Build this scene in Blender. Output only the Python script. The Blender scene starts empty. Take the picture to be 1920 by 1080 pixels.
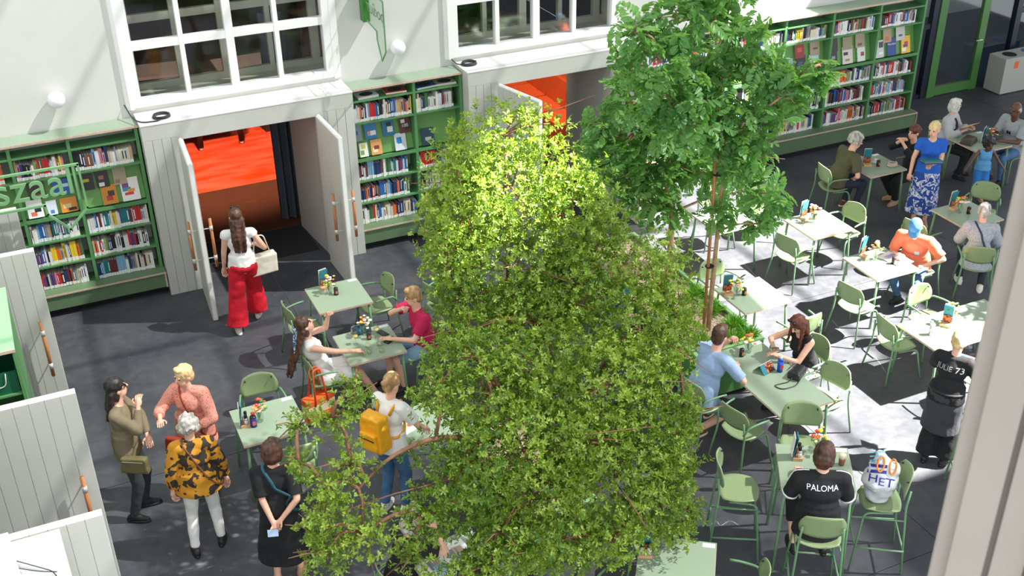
import bpy, bmesh, math, random
import numpy as np
from mathutils import Vector, Matrix, noise

random.seed(7)
SC = bpy.context.scene
COL = SC.collection
PI = math.pi
R = math.radians

# ------------------------------------------------------------------ camera
CAM_H = 8.2
def _cam():
    yaw, pitch, roll = R(24.1495), R(29.7943), R(-0.9447)
    cy, sy, cp, sp, cr, sr = math.cos(yaw), math.sin(yaw), math.cos(pitch), math.sin(pitch), math.cos(roll), math.sin(roll)
    F = Vector((sy * cp, cy * cp, -sp)); Rt = Vector((cy, -sy, 0)); U = Rt.cross(F)
    R2 = Rt * cr + U * sr; U2 = -Rt * sr + U * cr
    cd = bpy.data.cameras.new('camera'); o = bpy.data.objects.new('camera', cd); COL.objects.link(o)
    m = Matrix.Identity(4)
    for i in range(3):
        m[i][0] = R2[i]; m[i][1] = U2[i]; m[i][2] = -F[i]
    m.translation = (0, 0, CAM_H)
    o.matrix_world = m
    cd.sensor_width = 36.0; cd.lens = 2151.46 / 1920 * 36
    cd.clip_start = 0.05; cd.clip_end = 200
    cd.dof.use_dof = True; cd.dof.focus_distance = 13.5; cd.dof.aperture_fstop = 9.0
    SC.camera = o
_cam()

# ------------------------------------------------------------------ light
w = bpy.data.worlds.new('world'); SC.world = w; w.use_nodes = True
w.node_tree.nodes['Background'].inputs[0].default_value = (0.90, 0.95, 1.0, 1)
w.node_tree.nodes['Background'].inputs[1].default_value = 1.55
SUN = Vector((-0.53, 0.23, -0.75)).normalized()      # direction the sunlight travels
sd = bpy.data.lights.new('sun', 'SUN'); sd.energy = 34; sd.angle = R(0.7); sd.color = (1, 0.96, 0.90)
so = bpy.data.objects.new('sun', sd); COL.objects.link(so)
so.rotation_euler = SUN.to_track_quat('-Z', 'Y').to_euler(); so.location = (10, -4, 20)
vs = SC.view_settings
vs.view_transform = 'Standard'; vs.look = 'None'; vs.gamma = 1; vs.use_curve_mapping = False
vs.exposure = 0.45

# ------------------------------------------------------------------ materials
MATS = {}
def lin(c):
    return tuple((x / 12.92 if x <= 0.04045 else ((x + 0.055) / 1.055) ** 2.4) for x in c)
def hx(r, g, b): return lin((r / 255, g / 255, b / 255))
def mat(name, col, rough=0.55, var=0.0, scale=6.0, col2=None, bump=0.0, bscale=40.0, metal=0.0, trans=0.0, spec=0.5, sheen=0.0, stretch=None):
    if name in MATS: return MATS[name]
    m = bpy.data.materials.new(name); m.use_nodes = True; nt = m.node_tree; N = nt.nodes; L = nt.links
    b = N['Principled BSDF']
    b.inputs['Base Color'].default_value = (*col, 1); b.inputs['Roughness'].default_value = rough
    b.inputs['Metallic'].default_value = metal; b.inputs['Specular IOR Level'].default_value = spec
    if trans: b.inputs['Transmission Weight'].default_value = trans
    if var or col2 or bump:
        tc = N.new('ShaderNodeTexCoord'); src = tc.outputs['Object']
        if stretch:
            mp = N.new('ShaderNodeMapping'); mp.inputs['Scale'].default_value = stretch; L.new(src, mp.inputs[0]); src = mp.outputs[0]
    if var or col2:
        n = N.new('ShaderNodeTexNoise'); n.inputs['Scale'].default_value = scale; n.inputs['Detail'].default_value = 5
        L.new(src, n.inputs['Vector'])
        cr = N.new('ShaderNodeValToRGB'); L.new(n.outputs[0], cr.inputs[0])
        c2 = col2 if col2 else tuple(min(1, x * (1 + var)) for x in col)
        c1 = col if col2 else tuple(x * (1 - var) for x in col)
        cr.color_ramp.elements[0].position = 0.36; cr.color_ramp.elements[1].position = 0.64
        cr.color_ramp.elements[0].color = (*c1, 1); cr.color_ramp.elements[1].color = (*c2, 1)
        L.new(cr.outputs[0], b.inputs['Base Color'])
    if bump:
        n2 = N.new('ShaderNodeTexNoise'); n2.inputs['Scale'].default_value = bscale; n2.inputs['Detail'].default_value = 4
        L.new(src, n2.inputs['Vector'])
        bp = N.new('ShaderNodeBump'); bp.inputs['Strength'].default_value = bump; bp.inputs['Distance'].default_value = 0.02
        L.new(n2.outputs[0], bp.inputs['Height']); L.new(bp.outputs[0], b.inputs['Normal'])
    MATS[name] = m
    return m
def mat_pattern(name, c1, c2, kind='noise', scale=8.0, lo=0.48, hi=0.52, rough=0.8, c3=None):
    """two-colour printed cloth"""
    if name in MATS: return MATS[name]
    m = bpy.data.materials.new(name); m.use_nodes = True; nt = m.node_tree; N = nt.nodes; L = nt.links
    b = N['Principled BSDF']; b.inputs['Roughness'].default_value = rough
    tc = N.new('ShaderNodeTexCoord')
    if kind == 'noise':
        n = N.new('ShaderNodeTexNoise'); n.inputs['Scale'].default_value = scale; n.inputs['Detail'].default_value = 1.0
        n.inputs['Distortion'].default_value = 1.2; out = n.outputs[0]
    elif kind == 'voronoi':
        n = N.new('ShaderNodeTexVoronoi'); n.inputs['Scale'].default_value = scale; out = n.outputs['Distance']
    elif kind == 'edge':
        n = N.new('ShaderNodeTexVoronoi'); n.feature = 'DISTANCE_TO_EDGE'; n.inputs['Scale'].default_value = scale; out = n.outputs['Distance']
    elif kind == 'wave':
        n = N.new('ShaderNodeTexWave'); n.inputs['Scale'].default_value = scale; n.inputs['Distortion'].default_value = 14; n.inputs['Detail'].default_value = 0.5
        n.inputs['Detail Scale'].default_value = 1.2; out = n.outputs[0]
    L.new(tc.outputs['Object'], n.inputs['Vector'])
    cr = N.new('ShaderNodeValToRGB'); L.new(out, cr.inputs[0])
    cr.color_ramp.elements[0].position = lo; cr.color_ramp.elements[1].position = hi
    cr.color_ramp.elements[0].color = (*c1, 1); cr.color_ramp.elements[1].color = (*c2, 1)
    if c3:
        e = cr.color_ramp.elements.new(min(0.99, hi + (hi - lo) + 0.12)); e.color = (*c3, 1)
    L.new(cr.outputs[0], b.inputs['Base Color'])
    MATS[name] = m
    return m
def mat_glass(name, col, alpha=0.12, rough=0.05):
    """thin pane: mostly transparent with a reflecting sheet"""
    if name in MATS: return MATS[name]
    m = bpy.data.materials.new(name); m.use_nodes = True; nt = m.node_tree; N = nt.nodes; L = nt.links
    out = N['Material Output']; N.remove(N['Principled BSDF'])
    t = N.new('ShaderNodeBsdfTransparent'); t.inputs[0].default_value = (*col, 1)
    g = N.new('ShaderNodeBsdfGlossy'); g.inputs['Roughness'].default_value = rough
    mx = N.new('ShaderNodeMixShader'); mx.inputs[0].default_value = alpha
    L.new(t.outputs[0], mx.inputs[1]); L.new(g.outputs[0], mx.inputs[2]); L.new(mx.outputs[0], out.inputs[0])
    MATS[name] = m
    return m
def mat_leaf(name, c1, c2, tcol, tw=0.35, scale=3.0):
    if name in MATS: return MATS[name]
    m = bpy.data.materials.new(name); m.use_nodes = True; nt = m.node_tree; N = nt.nodes; L = nt.links
    b = N['Principled BSDF']; out = N['Material Output']; b.inputs['Roughness'].default_value = 0.38
    b.inputs['Specular IOR Level'].default_value = 0.45
    at = N.new('ShaderNodeAttribute'); at.attribute_name = 'tint'
    cr = N.new('ShaderNodeValToRGB'); L.new(at.outputs['Fac'], cr.inputs[0])
    cr.color_ramp.elements[0].color = (*c1, 1); cr.color_ramp.elements[1].color = (*c2, 1)
    L.new(cr.outputs[0], b.inputs['Base Color'])
    t = N.new('ShaderNodeBsdfTranslucent'); t.inputs[0].default_value = (*tcol, 1)
    mx = N.new('ShaderNodeMixShader'); mx.inputs[0].default_value = tw
    L.new(b.outputs[0], mx.inputs[1]); L.new(t.outputs[0], mx.inputs[2]); L.new(mx.outputs[0], out.inputs[0])
    MATS[name] = m
    return m

# ------------------------------------------------------------------ mesh collector
class MB:
    def __init__(s): s.v = []; s.f = []; s.m = []; s.cur = 0
    def add(s, vs, fs):
        o = len(s.v); s.v.extend([tuple(p) for p in vs])
        for f in fs: s.f.append(tuple(i + o for i in f)); s.m.append(s.cur)
        return s
    def mi(s, i): s.cur = i; return s
    def box(s, x0, x1, y0, y1, z0, z1, skip=()):
        vs = [(x0, y0, z0), (x1, y0, z0), (x1, y1, z0), (x0, y1, z0), (x0, y0, z1), (x1, y0, z1), (x1, y1, z1), (x0, y1, z1)]
        fs = [(0, 3, 2, 1), (4, 5, 6, 7), (0, 1, 5, 4), (1, 2, 6, 5), (2, 3, 7, 6), (3, 0, 4, 7)]
        return s.add(vs, fs)
    def obox(s, c, size, mtx=None):
        a, b, d = size[0] / 2, size[1] / 2, size[2] / 2
        vs = [Vector(p) for p in [(-a, -b, -d), (a, -b, -d), (a, b, -d), (-a, b, -d), (-a, -b, d), (a, -b, d), (a, b, d), (-a, b, d)]]
        if mtx is not None: vs = [mtx @ p for p in vs]
        c = Vector(c)
        return s.add([p + c for p in vs], [(0, 3, 2, 1), (4, 5, 6, 7), (0, 1, 5, 4), (1, 2, 6, 5), (2, 3, 7, 6), (3, 0, 4, 7)])
    def cyl(s, a, b, ra, rb=None, n=10, caps=True, ex=1.0, axis=None):
        a = Vector(a); b = Vector(b); rb = ra if rb is None else rb
        d = (b - a); d = d.normalized() if d.length > 1e-9 else Vector((0, 0, 1))
        u = Vector(axis) if axis is not None else (Vector((1, 0, 0)) if abs(d.x) < 0.9 else Vector((0, 1, 0)))
        u = (u - d * u.dot(d)).normalized(); w_ = d.cross(u)
        vs = []
        for c, r in ((a, ra), (b, rb)):
            for i in range(n):
                t = 2 * PI * i / n; vs.append(c + u * (math.cos(t) * r * ex) + w_ * (math.sin(t) * r))
        fs = [(i, (i + 1) % n, n + (i + 1) % n, n + i) for i in range(n)]
        if caps: fs += [tuple(range(n - 1, -1, -1)), tuple(range(n, 2 * n))]
        return s.add(vs, fs)
    def sph(s, c, r, n=12, k=8, mtx=None):
        if not hasattr(r, '__len__'): r = (r, r, r)
        vs = [Vector((0, 0, r[2]))]; c = Vector(c)
        for j in range(1, k):
            ph = PI * j / k
            for i in range(n):
                t = 2 * PI * i / n
                vs.append(Vector((r[0] * math.sin(ph) * math.cos(t), r[1] * math.sin(ph) * math.sin(t), r[2] * math.cos(ph))))
        vs.append(Vector((0, 0, -r[2])))
        if mtx is not None: vs = [mtx @ p for p in vs]
        fs = [(0, 1 + i, 1 + (i + 1) % n) for i in range(n)]
        for j in range(k - 2):
            o = 1 + j * n
            fs += [(o + i, o + n + i, o + n + (i + 1) % n, o + (i + 1) % n) for i in range(n)]
        o = 1 + (k - 2) * n; e = len(vs) - 1
        fs += [(o + i, e, o + (i + 1) % n) for i in range(n)]
        return s.add([p + c for p in vs], fs)
    def cap(s, a, b, ra, rb=None, n=10):
        rb = ra if rb is None else rb
        s.cyl(a, b, ra, rb, n); s.sph(a, ra, n, 6); s.sph(b, rb, n, 6); return s
    def tube(s, pts, r, n=7, caps=True, closed=False):
        P = [Vector(p) for p in pts]; m = len(P); vs = []; fs = []
        rr = r if hasattr(r, '__len__') else [r] * m
        u = None
        for i in range(m):
            if closed: d = P[(i + 1) % m] - P[i - 1]
            else: d = P[min(i + 1, m - 1)] - P[max(i - 1, 0)]
            d.normalize()
            if u is None: u = Vector((1, 0, 0)) if abs(d.x) < 0.9 else Vector((0, 1, 0))
            u = (u - d * u.dot(d)).normalized(); w_ = d.cross(u)
            for j in range(n):
                t = 2 * PI * j / n; vs.append(P[i] + u * (math.cos(t) * rr[i]) + w_ * (math.sin(t) * rr[i]))
        for i in range(m if closed else m - 1):
            a = i * n; b = ((i + 1) % m) * n
            fs += [(a + j, a + (j + 1) % n, b + (j + 1) % n, b + j) for j in range(n)]
        if caps and not closed: fs += [tuple(range(n - 1, -1, -1)), tuple(range((m - 1) * n, m * n))]
        return s.add(vs, fs)
    def prism(s, poly, z0, z1, axis='z'):
        """extrude a 2-D polygon (counter-clockwise) along an axis"""
        def P(p, h):
            return {'z': (p[0], p[1], h), 'y': (p[0], h, p[1]), 'x': (h, p[0], p[1])}[axis]
        n = len(poly); vs = [P(p, z0) for p in poly] + [P(p, z1) for p in poly]
        fs = [(i, (i + 1) % n, n + (i + 1) % n, n + i) for i in range(n)] + [tuple(range(n - 1, -1, -1)), tuple(range(n, 2 * n))]
        return s.add(vs, fs)
    def plate(s, f, nu, nv, th):
        """sheet with thickness; f(u,v)->point, u,v in -1..1 ; mapped to a rounded square"""
        P = [[Vector(f(*(rsq(-1 + 2 * i / nu, -1 + 2 * j / nv)))) for j in range(nv + 1)] for i in range(nu + 1)]
        vs = []; idx = {}
        for side in (0, 1):
            for i in range(nu + 1):
                for j in range(nv + 1):
                    a = P[min(i + 1, nu)][j] - P[max(i - 1, 0)][j]; b = P[i][min(j + 1, nv)] - P[i][max(j - 1, 0)]
                    nn = a.cross(b); nn = nn.normalized() if nn.length > 1e-9 else Vector((0, 0, 1))
                    idx[side, i, j] = len(vs); vs.append(P[i][j] + nn * (th / 2 if side else -th / 2))
        fs = []
        for i in range(nu):
            for j in range(nv):
                fs.append(tuple(idx[1, a, b] for a, b in ((i, j), (i + 1, j), (i + 1, j + 1), (i, j + 1))))
                fs.append(tuple(idx[0, a, b] for a, b in ((i, j), (i, j + 1), (i + 1, j + 1), (i + 1, j))))
        rim = [(i, 0) for i in range(nu)] + [(nu, j) for j in range(nv)] + [(i, nv) for i in range(nu, 0, -1)] + [(0, j) for j in range(nv, 0, -1)]
        for k in range(len(rim)):
            a = rim[k]; b = rim[(k + 1) % len(rim)]
            fs.append((idx[0, a[0], a[1]], idx[0, b[0], b[1]], idx[1, b[0], b[1]], idx[1, a[0], a[1]]))
        return s.add(vs, fs)
    def mesh(s, name, mats, smooth=False):
        me = bpy.data.meshes.new(name); me.from_pydata(s.v, [], s.f)
        for m in (mats if isinstance(mats, (list, tuple)) else [mats]): me.materials.append(m)
        if any(s.m): me.polygons.foreach_set('material_index', s.m)
        if smooth: me.polygons.foreach_set('use_smooth', [True] * len(s.f))
        me.update(); return me
    def build(s, name, mats, parent=None, smooth=False, loc=None):
        return link(name, s.mesh(name, mats, smooth), parent, loc)
def rsq(u, v, k=0.55):
    """square -> rounded square"""
    a = max(abs(u), abs(v))
    if a < 1e-6: return u, v
    r = math.hypot(u, v) / a
    q = 1 / (1 + k * (r - 1))
    t = a ** 3
    q = 1 + (q - 1) * t
    return u * q, v * q
def link(name, me, parent=None, loc=None):
    o = bpy.data.objects.new(name, me); COL.objects.link(o)
    if parent is not None: o.parent = parent
    if loc is not None: o.location = loc
    return o
def tag(o, label=None, cat=None, group=None, kind=None):
    if label: o['label'] = label
    if cat: o['category'] = cat
    if group: o['group'] = group
    if kind: o['kind'] = kind
    return o
def empty(name, loc=(0, 0, 0), rz=0, label=None, cat=None, group=None, kind=None):
    o = bpy.data.objects.new(name, None); COL.objects.link(o); o.location = loc; o.rotation_euler = (0, 0, rz); o.empty_display_size = 0.1
    return tag(o, label, cat, group, kind)
KIDS = {}
def copy_tree(o, parent=None):
    c = o.copy(); COL.objects.link(c)
    if parent is not None: c.parent = parent
    for ch in o.children: copy_tree(ch, c)
    return c
def evaluate(o):
    """finished mesh of a temporary object, worked out in a scratch scene"""
    ts = bpy.data.scenes.new('scratch'); ts.collection.objects.link(o); vl = ts.view_layers[0]; vl.update()
    me = bpy.data.meshes.new_from_object(o.evaluated_get(vl.depsgraph))
    bpy.data.objects.remove(o); bpy.data.scenes.remove(ts)
    return me
def flat_text(s, size, align='CENTER', extrude=0.0):
    """letters as a mesh in the XY plane"""
    cu = bpy.data.curves.new('letters', 'FONT'); cu.body = s; cu.size = size; cu.align_x = align; cu.extrude = extrude; cu.resolution_u = 3
    o = bpy.data.objects.new('letters', cu)
    me = evaluate(o)
    bpy.data.curves.remove(cu)
    return me
def fillet(pts, r, n=4):
    P = [Vector(p) for p in pts]; out = [P[0]]
    for i in range(1, len(P) - 1):
        a = P[i - 1] - P[i]; b = P[i + 1] - P[i]
        ra = min(r, a.length * 0.45, b.length * 0.45)
        p = P[i] + a.normalized() * ra; q = P[i] + b.normalized() * ra
        for k in range(n + 1):
            t = k / n; out.append(p * (1 - t) ** 2 + P[i] * 2 * t * (1 - t) + q * t * t)
    out.append(P[-1]); return out
# ------------------------------------------------------------------ shared materials
WHITE = mat('wall_paint', hx(208, 208, 202), 0.75, var=0.02, scale=1.5, bump=0.03)
TRIM = mat('white_gloss', hx(238, 238, 234), 0.4)
GREY = mat('portal_grey', hx(196, 197, 189), 0.55, var=0.02, scale=3)
GREYD = mat('joint_dark', hx(70, 70, 68), 0.8)
GREEN = mat('case_green', hx(88, 142, 88), 0.45, var=0.04, scale=4)
GREEND = mat('plinth_green', hx(98, 124, 90), 0.5, var=0.04, scale=4)
PLY = mat('ply_edge', hx(205, 178, 158), 0.6, var=0.08, scale=30)
LIDM = mat('case_top', hx(140, 158, 138), 0.5, var=0.06, scale=3)
BLACK = mat('matt_black', hx(22, 22, 24), 0.6)
CHAIRG = mat('chair_shell_green', hx(137, 156, 112), 0.38, var=0.02)
TUBEG = mat('tube_green', hx(112, 152, 112), 0.35)
TOPG = mat('table_green', hx(146, 164, 139), 0.42, var=0.02, scale=5)
WOODH = mat('handle_wood', hx(186, 122, 76), 0.5, var=0.1, scale=14, stretch=(6, 6, 1))
STEEL = mat('pale_steel', hx(215, 212, 202), 0.35, metal=0.2)
GLASS = mat_glass('window_glass', (0.93, 0.95, 0.95), 0.07)
ORANGE = mat('orange_floor', hx(226, 66, 18), 0.4, col2=hx(236, 104, 74), scale=1.6, stretch=(0.8, 3, 1))
WOODF = mat('brown_boards', hx(92, 54, 36), 0.45, var=0.15, scale=4, stretch=(1, 8, 1))
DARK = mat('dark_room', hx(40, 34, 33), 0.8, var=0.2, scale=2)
SAGE = mat('inner_frame', hx(172, 170, 154), 0.5)
ORSEAT = mat('orange_upholstery', hx(206, 84, 34), 0.7, var=0.05)

YP, YW = 15.02, 15.57     # portal faces / back wall

# ------------------------------------------------------------------ floor
def concrete():
    m = bpy.data.materials.new('dark_concrete'); m.use_nodes = True; nt = m.node_tree; N = nt.nodes; L = nt.links
    b = N['Principled BSDF']; tc = N.new('ShaderNodeTexCoord')
    n1 = N.new('ShaderNodeTexNoise'); n1.inputs['Scale'].default_value = 0.9; n1.inputs['Detail'].default_value = 8; n1.inputs['Roughness'].default_value = 0.65
    n2 = N.new('ShaderNodeTexNoise'); n2.inputs['Scale'].default_value = 9; n2.inputs['Detail'].default_value = 6
    vo = N.new('ShaderNodeTexVoronoi'); vo.inputs['Scale'].default_value = 5.0
    geo = N.new('ShaderNodeNewGeometry')
    for n in (n1, n2, vo): L.new(geo.outputs['Position'], n.inputs['Vector'])
    c = N.new('ShaderNodeValToRGB'); L.new(n1.outputs[0], c.inputs[0])
    c.color_ramp.elements[0].position = 0.3; c.color_ramp.elements[1].position = 0.72
    c.color_ramp.elements[0].color = (*hx(58, 60, 66), 1); c.color_ramp.elements[1].color = (*hx(86, 87, 91), 1)
    mx = N.new('ShaderNodeMix'); mx.data_type = 'RGBA'; mx.blend_type = 'OVERLAY'; mx.inputs[0].default_value = 0.35
    L.new(c.outputs[0], mx.inputs[6]); L.new(n2.outputs[0], mx.inputs[7])
    sp = N.new('ShaderNodeMath'); sp.operation = 'LESS_THAN'; sp.inputs[1].default_value = 0.045; L.new(vo.outputs['Distance'], sp.inputs[0])
    mx2 = N.new('ShaderNodeMix'); mx2.data_type = 'RGBA'; L.new(sp.outputs[0], mx2.inputs[0]); L.new(mx.outputs[2], mx2.inputs[6]); mx2.inputs[7].default_value = (0.16, 0.16, 0.16, 1)
    L.new(mx2.outputs[2], b.inputs['Base Color'])
    rr = N.new('ShaderNodeMapRange'); rr.inputs[3].default_value = 0.42; rr.inputs[4].default_value = 0.62; L.new(n2.outputs[0], rr.inputs[0]); L.new(rr.outputs[0], b.inputs['Roughness'])
    b.inputs['Specular IOR Level'].default_value = 0.3
    return m
CONC = concrete()
floor = MB().box(-1.95, 22, 0, 16.5, -0.3, -0.012).build('floor', mat('joint_filler', hx(150, 152, 152), 0.8)); tag(floor, kind='structure')
XS = [-1.95, 2.86, 7.62, 12.48, 17.3, 22]; YS = [0, 1.6, 6.28, 10.98, 15.64, 16.5]
for i in range(len(XS) - 1):
    for j in range(len(YS) - 1):
        MB().box(XS[i] + 0.004, XS[i + 1] - 0.004, YS[j] + 0.004, YS[j + 1] - 0.004, -0.011, 0).build('floor_slab', CONC, floor)

def crack(pts):
    q = fillet([(a, b, 0) for a, b in pts], 0.1, 3); vs = []
    for i, c in enumerate(q):
        d = (q[min(i + 1, len(q) - 1)] - q[max(i - 1, 0)]).normalized(); n = Vector((-d.y, d.x, 0)) * (0.0035 + 0.002 * math.sin(i * 1.7))
        vs += [(c.x - n.x, c.y - n.y, 0.0007), (c.x + n.x, c.y + n.y, 0.0007)]
    MB().add(vs, [(2 * i, 2 * i + 1, 2 * i + 3, 2 * i + 2) for i in range(len(q) - 1)]).build('filled_crack', MATS['joint_filler'], floor)
crack([(9.41, 10.36), (9.31, 9.95), (9.31, 9.69), (9.31, 9.52), (9.33, 9.4), (9.27, 9.19), (9.2, 9.02)]); crack([(9.25, 12.21), (9.19, 11.79), (9.19, 11.52), (9.28, 11.26), (9.37, 11.02)]); crack([(5.63, 7.58), (5.75, 7.62), (5.72, 7.52), (5.88, 7.56), (5.91, 7.45)])
# ------------------------------------------------------------------ back wall with window and portal openings
W1 = (1.40, 4.22, 2.66, 5.6); W2 = (6.04, 8.86, 2.66, 5.6); P1 = (1.38, 4.31); P2 = (6.08, 9.0)
wb = MB()
ZT = 6.5
def wseg(x0, x1, z0, z1): wb.box(x0, x1, YW, YW + 0.25, z0, z1)
wseg(-1.6, 1.40, 0, ZT); wseg(4.22, 6.04, 0, ZT); wseg(8.86, 15.25, 0, ZT)
wseg(1.40, 4.22, 2.40, 2.66); wseg(1.40, 4.22, 5.6, ZT); wseg(6.04, 8.86, 2.40, 2.66); wseg(6.04, 8.86, 5.6, ZT)
wseg(1.40, 1.87, 0, 2.40); wseg(3.79, 4.22, 0, 2.40); wseg(6.04, 6.57, 0, 2.40); wseg(8.51, 8.86, 0, 2.40)
wall_back = wb.build('wall_back', WHITE); tag(wall_back, kind='structure')
# left wall
wl = MB().box(-1.85, -1.6, 0, 15.57, 0, ZT).build('wall_left', WHITE); tag(wl, kind='structure')

def window(name, x0, x1, z0, z1):
    root = empty(name, (0, 0, 0), kind='structure')
    f = MB()
    fy0, fy1 = YW - 0.05, YW + 0.10
    f.box(x0, x0 + 0.11, fy0, fy1, z0, z1); f.box(x1 - 0.11, x1, fy0, fy1, z0, z1); f.box(x0 + 0.11, x1 - 0.11, fy0, fy1, z0, z0 + 0.10); f.box(x0 + 0.11, x1 - 0.11, fy0, fy1, z1 - 0.1, z1)
    f.build('window_frame', TRIM, root)
    # moulded architrave
    a = MB()
    for d, p in ((0.0, 0.03), (0.05, 0.055)):
        a.box(x0 - 0.10 + d, x0 + 0.004, YW - p, YW + 0.01, z0 - 0.02, z1 + 0.1); a.box(x1 - 0.004, x1 + 0.10 - d, YW - p, YW + 0.01, z0 - 0.02, z1 + 0.1)
    a.build('architrave', TRIM, root)
    xi0, xi1 = x0 + 0.11, x1 - 0.11
    xm = (xi0 + xi1) / 2
    cols = [xi0, (xi0 + xm) / 2, xm, (xm + xi1) / 2, xi1]
    rows = [z0 + 0.10, 3.49, 4.25, 4.95, z1 - 0.1]
    for k in (1, 2, 3):
        wd = 0.055 if k == 2 else 0.032
        MB().box(cols[k] - wd, cols[k] + wd, fy0 + 0.02, fy1 - 0.02, rows[0], rows[-1]).build('mullion', TRIM, root)
    for k in (1, 2, 3):
        wd = 0.055 if k == 1 else 0.03
        MB().box(xi0, xi1, fy0 + 0.025, fy1 - 0.025, rows[k] - wd, rows[k] + wd).build('transom', TRIM, root)
    for i in range(4):
        for j in range(4):
            MB().box(cols[i], cols[i + 1], YW + 0.02, YW + 0.026, rows[j], rows[j + 1]).build('pane', GLASS, root)
    # deep sill board and the inner secondary frame
    MB().box(x0, x1, YW + 0.1, YW + 0.52, z0 - 0.03, z0 + 0.06).build('inner_sill', SAGE, root)
    y2 = YW + 0.50
    g = MB()
    for k in range(5):
        wd = 0.06 if k in (0, 2, 4) else 0.035
        xx = min(max(cols[k], x0 + wd), x1 - wd)
        g.box(xx - wd, xx + wd, y2 - 0.04, y2 + 0.04, z0, z1)
    for zz in (z0 + 0.1, 3.72, 4.6): g.box(x0, x1, y2 - 0.035, y2 + 0.035, zz - 0.055, zz + 0.055)
    g.build('inner_frame', SAGE, root)
    s = MB(); s.box(x0 - 0.02, x0, YW + 0.25, y2, z0, z1); s.box(x1, x1 + 0.02, YW + 0.25, y2, z0, z1)
    s.build('reveal', SAGE, root)
    return root
window('window_1', *W1); window('window_2', *W2)

def handle_mesh():
    m = MB()
    m.mi(0).cyl((0, 0, -0.36), (0, 0, 0.36), 0.021, n=10)
    m.mi(1)
    for z in (-0.22, 0.22): m.cyl((0, 0, z - 0.035), (0, 0, z + 0.035), 0.024, n=10); m.cyl((0, 0, z), (0, 0.105, z), 0.008, n=8)
    return m.mesh('door_handle', [WOODH, STEEL], True)
HANDLE = handle_mesh()
def door_leaf(parent, hinge, ang, width=0.94, h=2.34, th=0.075, handles=(1, -1), mats=GREY):
    """leaf in its own frame: x from hinge to free edge, y = thickness"""
    o = empty('door_leaf', hinge, R(ang)); o.parent = parent
    MB().box(0, width, -th / 2 + 0.012, th / 2 - 0.012, 0.01, h).build('core', TRIM, o)
    n = 7; wd = width / n
    pm = MB().box(0.0025, wd - 0.0025, -th / 2, -th / 2 + 0.0119, 0.012, h - 0.012).mesh('plank', mats)
    pm2 = MB().box(0.0025, wd - 0.0025, th / 2 - 0.0119, th / 2, 0.012, h - 0.012).mesh('plank', mats)
    for k in range(n):
        link('plank', pm, o, (k * wd, 0, 0)); link('plank', pm2, o, (k * wd, 0, 0))
    MB().box(0, width, -0.012, 0.012, h, h + 0.012).build('top_rail', TRIM, o)
    for sd in handles:
        hd = link('door_handle', HANDLE, o, (width - 0.12, -sd * (th / 2 + 0.105), 1.13)); hd.rotation_euler = (0, 0, 0 if sd > 0 else PI)
    return o
def portal(name, x0, x1, ox0, ox1, angs):
    root = empty(name, (0, 0, 0), kind='structure')
    H, OH = 2.57, 2.36
    MB().box(x0, x1, YP, YW, OH + 0.002, H).build('lintel', GREY, root)
    MB().box(x0 - 0.005, x1 + 0.005, YP - 0.005, YW, H, H + 0.012).build('ledge', TRIM, root)
    MB().box(ox0 - 0.02, ox1 + 0.02, YP - 0.004, YP + 0.05, OH - 0.05, OH).build('head_rail', GREYD if False else GREY, root)
    for a, b in ((x0, ox0), (ox1, x1)):
        MB().box(a + 0.004, b - 0.004, YP + 0.014, YW + 0.02, 0, OH).build('jamb', GREY, root)
        n = 4; wd = (b - a) / n
        for k in range(n):
            MB().box(a + k * wd + 0.003, a + (k + 1) * wd - 0.003, YP, YP + 0.0138, 0.004, OH).build('plank', GREY, root)
    # splayed lobby behind the opening
    MB().prism([(ox0 - 0.03, YW), (ox0, YP + 0.3), (ox0, YP + 0.3), (ox0 + 0.10, 16.3), (ox0 + 0.04, 16.3)][::-1], 0, OH).build('reveal', GREY, root)
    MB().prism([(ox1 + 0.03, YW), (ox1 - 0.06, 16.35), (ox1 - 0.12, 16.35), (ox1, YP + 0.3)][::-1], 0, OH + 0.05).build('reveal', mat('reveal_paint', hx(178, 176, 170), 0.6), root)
    door_leaf(root, (ox0 - 0.01, YP - 0.05, 0), angs[0]); door_leaf(root, (ox1 - 0.02, YP - 0.05, 0), angs[1])
    return root
portal('door_1', P1[0], P1[1], 1.87, 3.79, (-93, -88))
portal('door_2', P2[0], P2[1], 6.57, 8.51, (-75, -88))

# left wall portals with their leaves standing out into the hall
XL = -1.07
def portal_left(name, y0, y1, angs, hs):
    root = empty(name, (0, 0, 0), kind='structure')
    MB().box(-1.6, XL, y0 - 0.5, y1 + 0.5, 2.36, 2.57).build('lintel', GREY, root)
    MB().box(-1.6, XL + 0.005, y0 - 0.5, y1 + 0.5, 2.57, 2.582).build('ledge', TRIM, root)
    for a, b in ((y0 - 0.5, y0), (y1, y1 + 0.5)):
        MB().box(-1.6, XL - 0.014, a, b, 0, 2.36).build('jamb', GREY, root)
        for k in range(4): MB().box(XL - 0.0138, XL, a + k * 0.125 + 0.003, a + (k + 1) * 0.125 - 0.003, 0.004, 2.36).build('plank', GREY, root)
    MB().box(-1.61, -1.595, y0, y1, 0, 2.36).build('back_panel', GREYD, root)
    door_leaf(root, (XL + 0.02, y0, 0), angs[0], 0.94 if y0 < 10 else 0.84, handles=hs[0], mats=GREY); door_leaf(root, (XL + 0.02, y1, 0), angs[1], 0.94 if y0 < 10 else 0.74, handles=hs[1])
    return root
d3 = portal_left('door_3', 12.46, 13.66, (0, 0), ((1,), (1,)))
d4 = portal_left('door_4', 7.58, 9.39, (0, 0), ((), (1,)))
MB().box(-1.0, -0.62, 7.42, 7.535, 2.2, 2.32).build('door_closer', TRIM, d4)

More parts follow.
